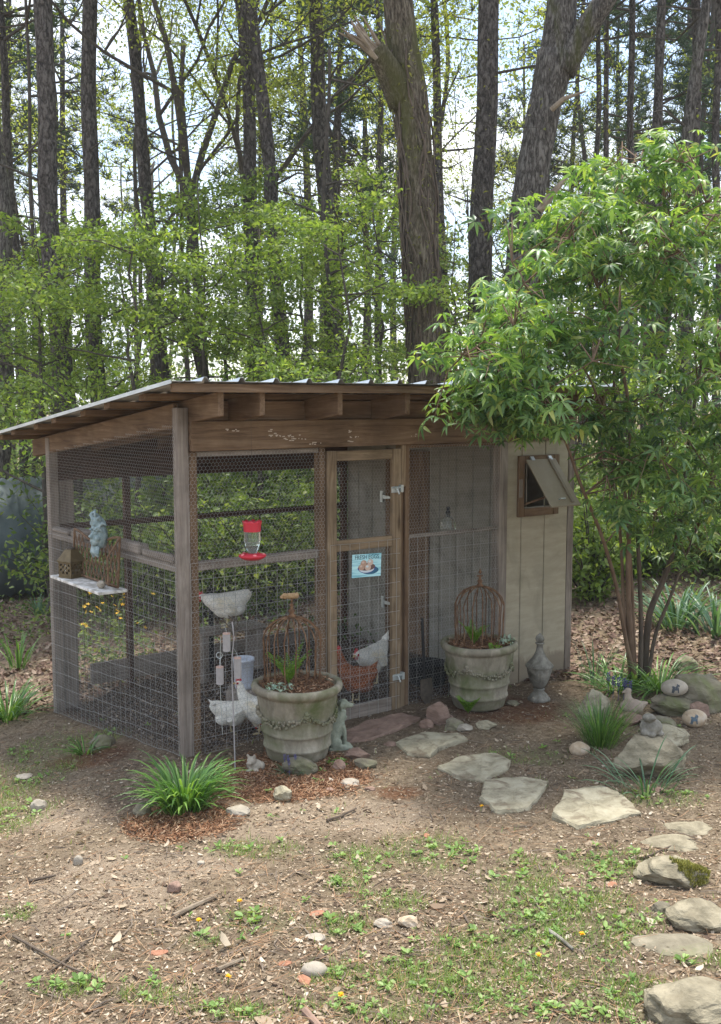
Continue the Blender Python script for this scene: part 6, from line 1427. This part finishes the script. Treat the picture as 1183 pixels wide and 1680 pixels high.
# far pines with visible crowns
def far_pine(label, loc, H, seed, group):
    rg_ = np.random.default_rng(seed); t = thing('forest_pine', label, 'tree', loc, 0, group)
    pts = [Vector((.12 * math.sin(z * .4 + seed), .1 * math.cos(z * .3 + seed), z)) for z in np.linspace(-.2, H, 16)]
    MB().tube(pts, [.15 * (1 - .75 * i / 15) for i in range(16)], 8, ridge=.04, seed=seed).build('trunk', 'pine', t, smooth=True); b_ = MB(); P = []
    for i in range(34):
        z = H * rg_.uniform(.36, 1.0); a = rg_.uniform(0, 6.28); L_ = .5 + (H - z) * .2 * rg_.uniform(.4, 1) + .5; L_ = min(L_, 2.9); p_ = Vector((0, 0, z)); e_ = Vector((math.cos(a) * L_, math.sin(a) * L_, z + L_ * rg_.uniform(-.1, .35)))
        b_.tube([p_, (p_ + e_) / 2 + Vector((0, 0, .12)), e_], [.035, .022, .008], 5, cap=False)
        for q_ in range(12): f_ = rg_.uniform(.4, 1.05); P.append(np.array(p_.lerp(e_, f_)) + rg_.normal(0, .22, 3))
    stuff(b_.build('branches', 'branch', t)); put_tufts('needles', np.array(P), .42, 'pineneedle', t, rg_); return t
GP = 'pines standing far back in the wood'; LB = 'dark pine with a thin trunk standing far back in the wood'
FPs = [far_pine(LB, g_(px, Y), H, sd_, GP) for px, Y, H, sd_ in ((40, 27, 17, 1), (560, 26, 16, 2), (1060, 27, 17, 3))]
rg_ = np.random.default_rng(77)
fx = [(120, 31), (15, 34), (95, 42), (230, 44), (500, 30), (530, 42), (600, 33), (650, 44), (850, 40), (935, 33), (1005, 36), (1035, 44), (1110, 32), (1150, 38), (1195, 31), (430, 48), (-30, 38), (-60, 28), (1240, 36), (1260, 27)]
for i, (px, Y) in enumerate(fx): copy_thing(FPs[i % 3], g_(px, Y), rg_.uniform(0, 6.28), LB, rg_.uniform(.85, 1.15))
# slim far trunks without needles low down
BT = PT('forest_tree', 'slim bare trunk among the undergrowth far back in the wood', (230, 300), (232, 640), 25, 8, 12, 'branch', 41, .15, False, 'slim trunks far back in the wood', 10, .6, 8)
for i in range(14):
    px = -60 + 1300 * (i + rg_.uniform(-.4, .4)) / 14; Y = rg_.uniform(22, 42); copy_thing(BT, g_(px, Y) - Vector((0, 0, .1)), rg_.uniform(0, 6.28), 'slim bare trunk among the undergrowth far back in the wood', rg_.uniform(.8, 1.5))

# ---------------------------------------------------------------- undergrowth behind and beside the coop
def bush(name, label, loc, w_, h_, seed, mat, n_, size, group=None):
    rg_ = np.random.default_rng(seed); t = thing(name, label, 'bush', loc, 0, group); b_ = MB(); P = []
    for i in range(26):
        a = rg_.uniform(0, 6.28); r_ = w_ * rg_.uniform(.2, 1) * .5; H_ = h_ * rg_.uniform(.5, 1.05) * (1 - .35 * (r_ / (w_ * .5)) ** 2); e_ = Vector((r_ * math.cos(a), r_ * math.sin(a), H_)); m_ = Vector((e_.x * .35, e_.y * .35, H_ * .55)); b_.tube([(0, 0, -.05), m_, e_], [.012, .008, .003], 4, cap=False)
        for q_ in range(n_ // 26):
            f_ = rg_.uniform(.1, 1.05); c_ = m_.lerp(e_, (f_ - .5) * 2) if f_ > .5 else m_ * (f_ * 2); P.append(np.array(c_) + rg_.normal(0, .13, 3) * np.array([1, 1, .7]))
    stuff(b_.build('stems', 'branch', t)); P = np.array(P); P[:, 2] = np.abs(P[:, 2]) + .02
    stuff(leaves_at('foliage', P, size, mat, t, LEAF, .6, rg=rg_)); return t
BU = [bush('understory_bush', lb, g_(px, Y), 2.0, h_, sd_, mt, 2600, sz) for lb, px, Y, h_, sd_, mt, sz in
      (('green bush seen through the wire above the front rail', 430, 10.6, 1.55, 51, 'under', .075), ('fine leaved green bush behind the left wire wall', 200, 11.0, 1.5, 52, 'under', .065), ('leafy bush right of the hen house corner', 975, 11.2, 1.5, 53, 'dogwood', .08))]
bl_ = [(0, 330, 10.9, 'bush seen through the wire near the corner post', 1.0), (1, 500, 11.6, 'bush seen through the wire left of the door', 1.05), (0, 380, 12.4, 'bush behind the red hummingbird feeder', 1.1), (1, 265, 12, 'bush behind the blue green mask', 1.1), (0, 140, 12.4, 'bush behind the coop rear left corner', 1.1), (1, 90, 17.5, 'bush growing between the coop and the metal shelter', 1.2),
       (2, 40, 20, 'bush above the metal shelter', 1.3), (1, 560, 13, 'bush hidden behind the door bay', 1.1), (2, 1060, 12.4, 'bush behind the shrub stems', .95), (0, 1130, 13.2, 'bush beyond the bluish strap leaves', 1.1), (1, 1010, 12.6, 'fine leaved bush beyond the hen house corner', 1.0), (0, 960, 13.6, 'bush behind the hen house corner post', 1.2), (2, 1190, 12.2, 'bush at the right edge of the wood', 1.0), (1, 1100, 15, 'bush farther back on the right', 1.3),
       (0, 450, 15, 'bush rising just above the roof at the middle', 1.5), (2, 410, 13.6, 'pale green bush just above the roof ridge', 1.75), (1, 650, 14.2, 'bush at the foot of the broken oak', 1.5), (0, 740, 15.2, 'bush right of the foot of the broken oak', 1.5), (2, 300, 16, 'bush above the left part of the roof', 1.5), (1, 180, 15.5, 'bush among the left trunks', 1.5), (0, 60, 16.5, 'bush under the left trunks', 1.5), (1, 830, 15, 'bush behind the hen house', 1.4), (0, 1220, 15, 'bush at the far right behind the shrub', 1.4)]
for i, (k, px, Y, lb, s_v) in enumerate(bl_): copy_thing(BU[k], g_(px, Y), i * 1.3, lb, s_v)
# low ground plants right of the coop and behind
x = rng.uniform(-9, 12, 9000); y = rng.uniform(9.2, 22, 9000); keep = (vnoise(x, y, 1.1, 4) > rng.uniform(.2, 1.1, 9000)) & ~((x > 1.6) & (x < 5.5) & (y < 10.6)) & ~((x < -2.4) & (y < 11.0)); x, y = x[keep], y[keep]
k = 14; X = np.repeat(x, k) + rng.normal(0, .12, len(x) * k); Y = np.repeat(y, k) + rng.normal(0, .12, len(x) * k)
stuff(leaves_at('forest_ground_plants', np.stack([X, Y, gh(X, Y) + np.abs(rng.normal(0, .13, len(X))) + .02], -1), .06, 'under'))
# far-off wood that reads as one mass
def mass(name, n_, y0, y1, zf, size, mat, thr, fs_):
    y = rng.uniform(y0, y1, n_); x = rng.uniform(-1, 1, n_) * (y * .46 + 4); z = zf(n_); dn = vnoise(x + z * .3, z * 1.4 + y * .1, fs_, 3) * .6 + vnoise(x * 1.1, z * 2.2, fs_ * 2.3, 1) * .4; keep = dn > thr
    x, y, z = x[keep], y[keep], z[keep]; return stuff(leaves_at(name, np.stack([x, y, gh(x, y) + z], -1), size, mat, None, LEAF, .8))
mass('distant_undergrowth', 52000, 24, 46, lambda k: rng.uniform(0, 1, k) ** 1.4 * 5, .15, 'under', .34, 1.3)
mass('distant_leafy_wood', 46000, 26, 50, lambda k: 2 + rng.uniform(0, 1, k) ** 1.3 * 11, .12, 'spring', .56, .9)
mass('distant_evergreen_wood', 16000, 50, 75, lambda k: rng.uniform(0, 1, k) ** 1.2 * 13, .42, 'pineneedle', .5, .8)

# ---------------------------------------------------------------- the leafy shrub in front of the hen house
b0 = G(1046, 1122); sb = thing('leafy_shrub', 'tall many stemmed shrub with bright green palmate leaves overhanging the roof', 'shrub', b0)
def sp3(px, py, Y): return atY(px, py, Y) - b0
yb = b0.y
stems = [([(1040, 1126, yb), (1034, 1040, yb - .05), (1030, 960, yb - .1), (1032, 860, yb - .2), (1036, 760, yb - .3), (1030, 640, yb - .5), (1000, 520, yb - .7), (960, 420, yb - .8)], 7.5, 'stem'),
         ([(1044, 1120, yb - .02), (1026, 1050, yb - .15), (1012, 960, yb - .35), (985, 870, yb - .6), (950, 790, yb - .85), (928, 720, yb - 1.0), (900, 680, yb - 1.15), (850, 664, yb - 1.3), (790, 640, yb - 1.35)], 5, 'stem'),
         ([(1058, 1124, yb + .05), (1060, 1050, yb + .05), (1066, 1000, yb + .05), (1090, 950, yb + .05), (1110, 890, yb), (1120, 820, yb - .1), (1130, 720, yb - .2), (1150, 600, yb - .3)], 9, 'stem_grey'),
         ([(1050, 1124, yb), (1052, 1040, yb), (1050, 950, yb), (1044, 850, yb), (1060, 740, yb - .1), (1085, 600, yb - .2), (1100, 470, yb - .3), (1090, 330, yb - .3)], 6, 'stem_grey'),
         ([(1036, 1120, yb - .03), (1024, 1020, yb - .05), (1020, 900, yb - .1), (1010, 800, yb - .2), (1000, 700, yb - .4), (960, 600, yb - .7), (880, 500, yb - 1.0), (840, 430, yb - 1.1)], 4.5, 'stem'),
         ([(1062, 1120, yb), (1074, 1040, yb), (1100, 980, yb), (1118, 930, yb), (1150, 850, yb - .1), (1180, 760, yb - .2)], 5, 'stem_grey'),
         ([(1042, 1120, yb), (1038, 980, yb), (1028, 820, yb - .2), (1005, 640, yb - .3), (1010, 480, yb - .3), (1040, 330, yb - .2)], 4.5, 'stem')]
nodes = []
for pl, wpx, mt in stems:
    P = [sp3(*q_) for q_ in pl]; sm = []
    for i in range(len(P) - 1):
        for j in range(4): s_ = j / 4; sm.append(P[i].lerp(P[i + 1], s_))
    sm.append(P[-1])
    for _ in range(2): sm = [sm[0]] + [(sm[i - 1] + sm[i] * 2 + sm[i + 1]) / 4 for i in range(1, len(sm) - 1)] + [sm[-1]]
    r_ = .72 * wpx / ppm(b0); MB().tube(sm, [r_ * (1 - .72 * i / len(sm)) for i in range(len(sm))], 9, ridge=.05, seed=wpx * 10 and int(wpx * 10)).build('stem', mt, sb, smooth=True); nodes += sm[8:]
nodes_np = np.array([list(q_) for q_ in nodes])
def inpoly(px, py, poly):
    c_ = False; j = len(poly) - 1
    for i in range(len(poly)):
        if (poly[i][1] > py) != (poly[j][1] > py) and px < (poly[j][0] - poly[i][0]) * (py - poly[i][1]) / (poly[j][1] - poly[i][1]) + poly[i][0]: c_ = not c_
        j = i
    return c_
rg_ = np.random.default_rng(21)
zones = [([(770, 560), (812, 470), (850, 385), (870, 340), (935, 325), (1010, 350), (1230, 380), (1230, 640), (1000, 690), (900, 665), (825, 665), (780, 630)], 310, lambda px, py: (yb - 2.0 + .9 * (px - 740) / 450, yb - (1.0 if px < 960 and py > 560 else .3))),
         ([(1000, 265), (1090, 235), (1230, 250), (1230, 400), (1000, 400), (960, 330)], 84, lambda px, py: (yb - .9, yb + .3)),
         ([(1000, 690), (1230, 640), (1230, 800), (1140, 860), (1030, 850), (1005, 790)], 120, lambda px, py: (yb - 1.1, yb + .1)),
         ([(1040, 850), (1150, 840), (1150, 960), (1090, 960)], 12, lambda px, py: (yb - .5, yb + .1)),
         ([(765, 625), (900, 640), (900, 695), (800, 698), (765, 670)], 44, lambda px, py: (yb - 1.75, yb - 1.35)),
         ([(1000, 740), (1030, 740), (1030, 850), (1005, 830)], 4, lambda px, py: (yb - 1.2, yb - .9))]
clus = []
for poly, n_, yr in zones:
    xs = [q_[0] for q_ in poly]; ys_ = [q_[1] for q_ in poly]; k = 0
    while k < n_:
        px, py = rg_.uniform(min(xs), max(xs)), rg_.uniform(min(ys_), max(ys_))
        if inpoly(px, py, poly):
            lo_, hi_ = yr(px, py); c0_ = np.array(sp3(px, py, rg_.uniform(lo_, hi_))); m_ = int(rg_.integers(3, 7)); k += m_
            for _ in range(m_): clus.append(c0_ + rg_.normal(0, 1, 3) * np.array([.15, .13, .035]) - np.array([0, 0, .04]))
tw = MB(); P = []; TP = []; RT = []; 
for c_ in clus:
    i = int(np.argmin(np.linalg.norm(nodes_np - c_, axis=1) + rg_.uniform(0, .25, len(nodes_np)))); q_ = Vector(nodes_np[i]); e_ = Vector(c_); m_ = (q_ + e_) / 2 + Vector((0, 0, .08 + .05 * rg_.normal()))
    tw.tube([q_, m_, e_], [.006, .0045, .002], 4, cap=False)
    if (e_ - q_).length > .3 and rg_.uniform() < .6: nodes_np = np.vstack([nodes_np, np.array(m_)[None]])
    for j in range(6): P.append(c_ + rg_.normal(0, .075, 3) * np.array([1, 1, .6]))
    if rg_.uniform() < .3:
        for j in range(3): TP.append(c_ + np.array([rg_.normal(0, .05), rg_.normal(0, .05), rg_.uniform(.06, .13)]))
stuff(tw.build('twigs', 'stem', sb, smooth=True)); P = np.array(P); n_ = len(P); TP = np.array(TP)
stuff(scatter('leaves', PALM, P, rotm(rg_.uniform(0, 6.28, n_), rg_.normal(.25, .4, n_), rg_.normal(0, .4, n_)), .102 * rg_.uniform(.5, 1.2, n_), 'shrub', sb))
n_ = len(TP); stuff(scatter('young_leaves', PALM, TP, rotm(rg_.uniform(0, 6.28, n_), rg_.normal(-.2, .4, n_), rg_.normal(0, .4, n_)), .09 * rg_.uniform(.6, 1.2, n_), 'shrubtip', sb))
o = blades('basal_leaves', 'weed', (0, 0, 0), 60, .16, .03, .8, sb, .8, .9, 12, 4, .1); stuff(o)

# ---------------------------------------------------------------- thin spring haze in the wood
m = bpy.data.materials.new('thin_air_haze'); m.use_nodes = True; n = m.node_tree; n.nodes.remove(n.nodes['Principled BSDF'])
pv = n.nodes.new('ShaderNodeVolumePrincipled'); pv.inputs['Color'].default_value = (.86, .9, .95, 1); pv.inputs['Density'].default_value = .001
n.links.new(pv.outputs[0], n.nodes['Material Output'].inputs['Volume'])
hz_ = MB().box(-160, 160, -50, 230, -8, 32).build('haze', m); hz_['kind'] = 'stuff'
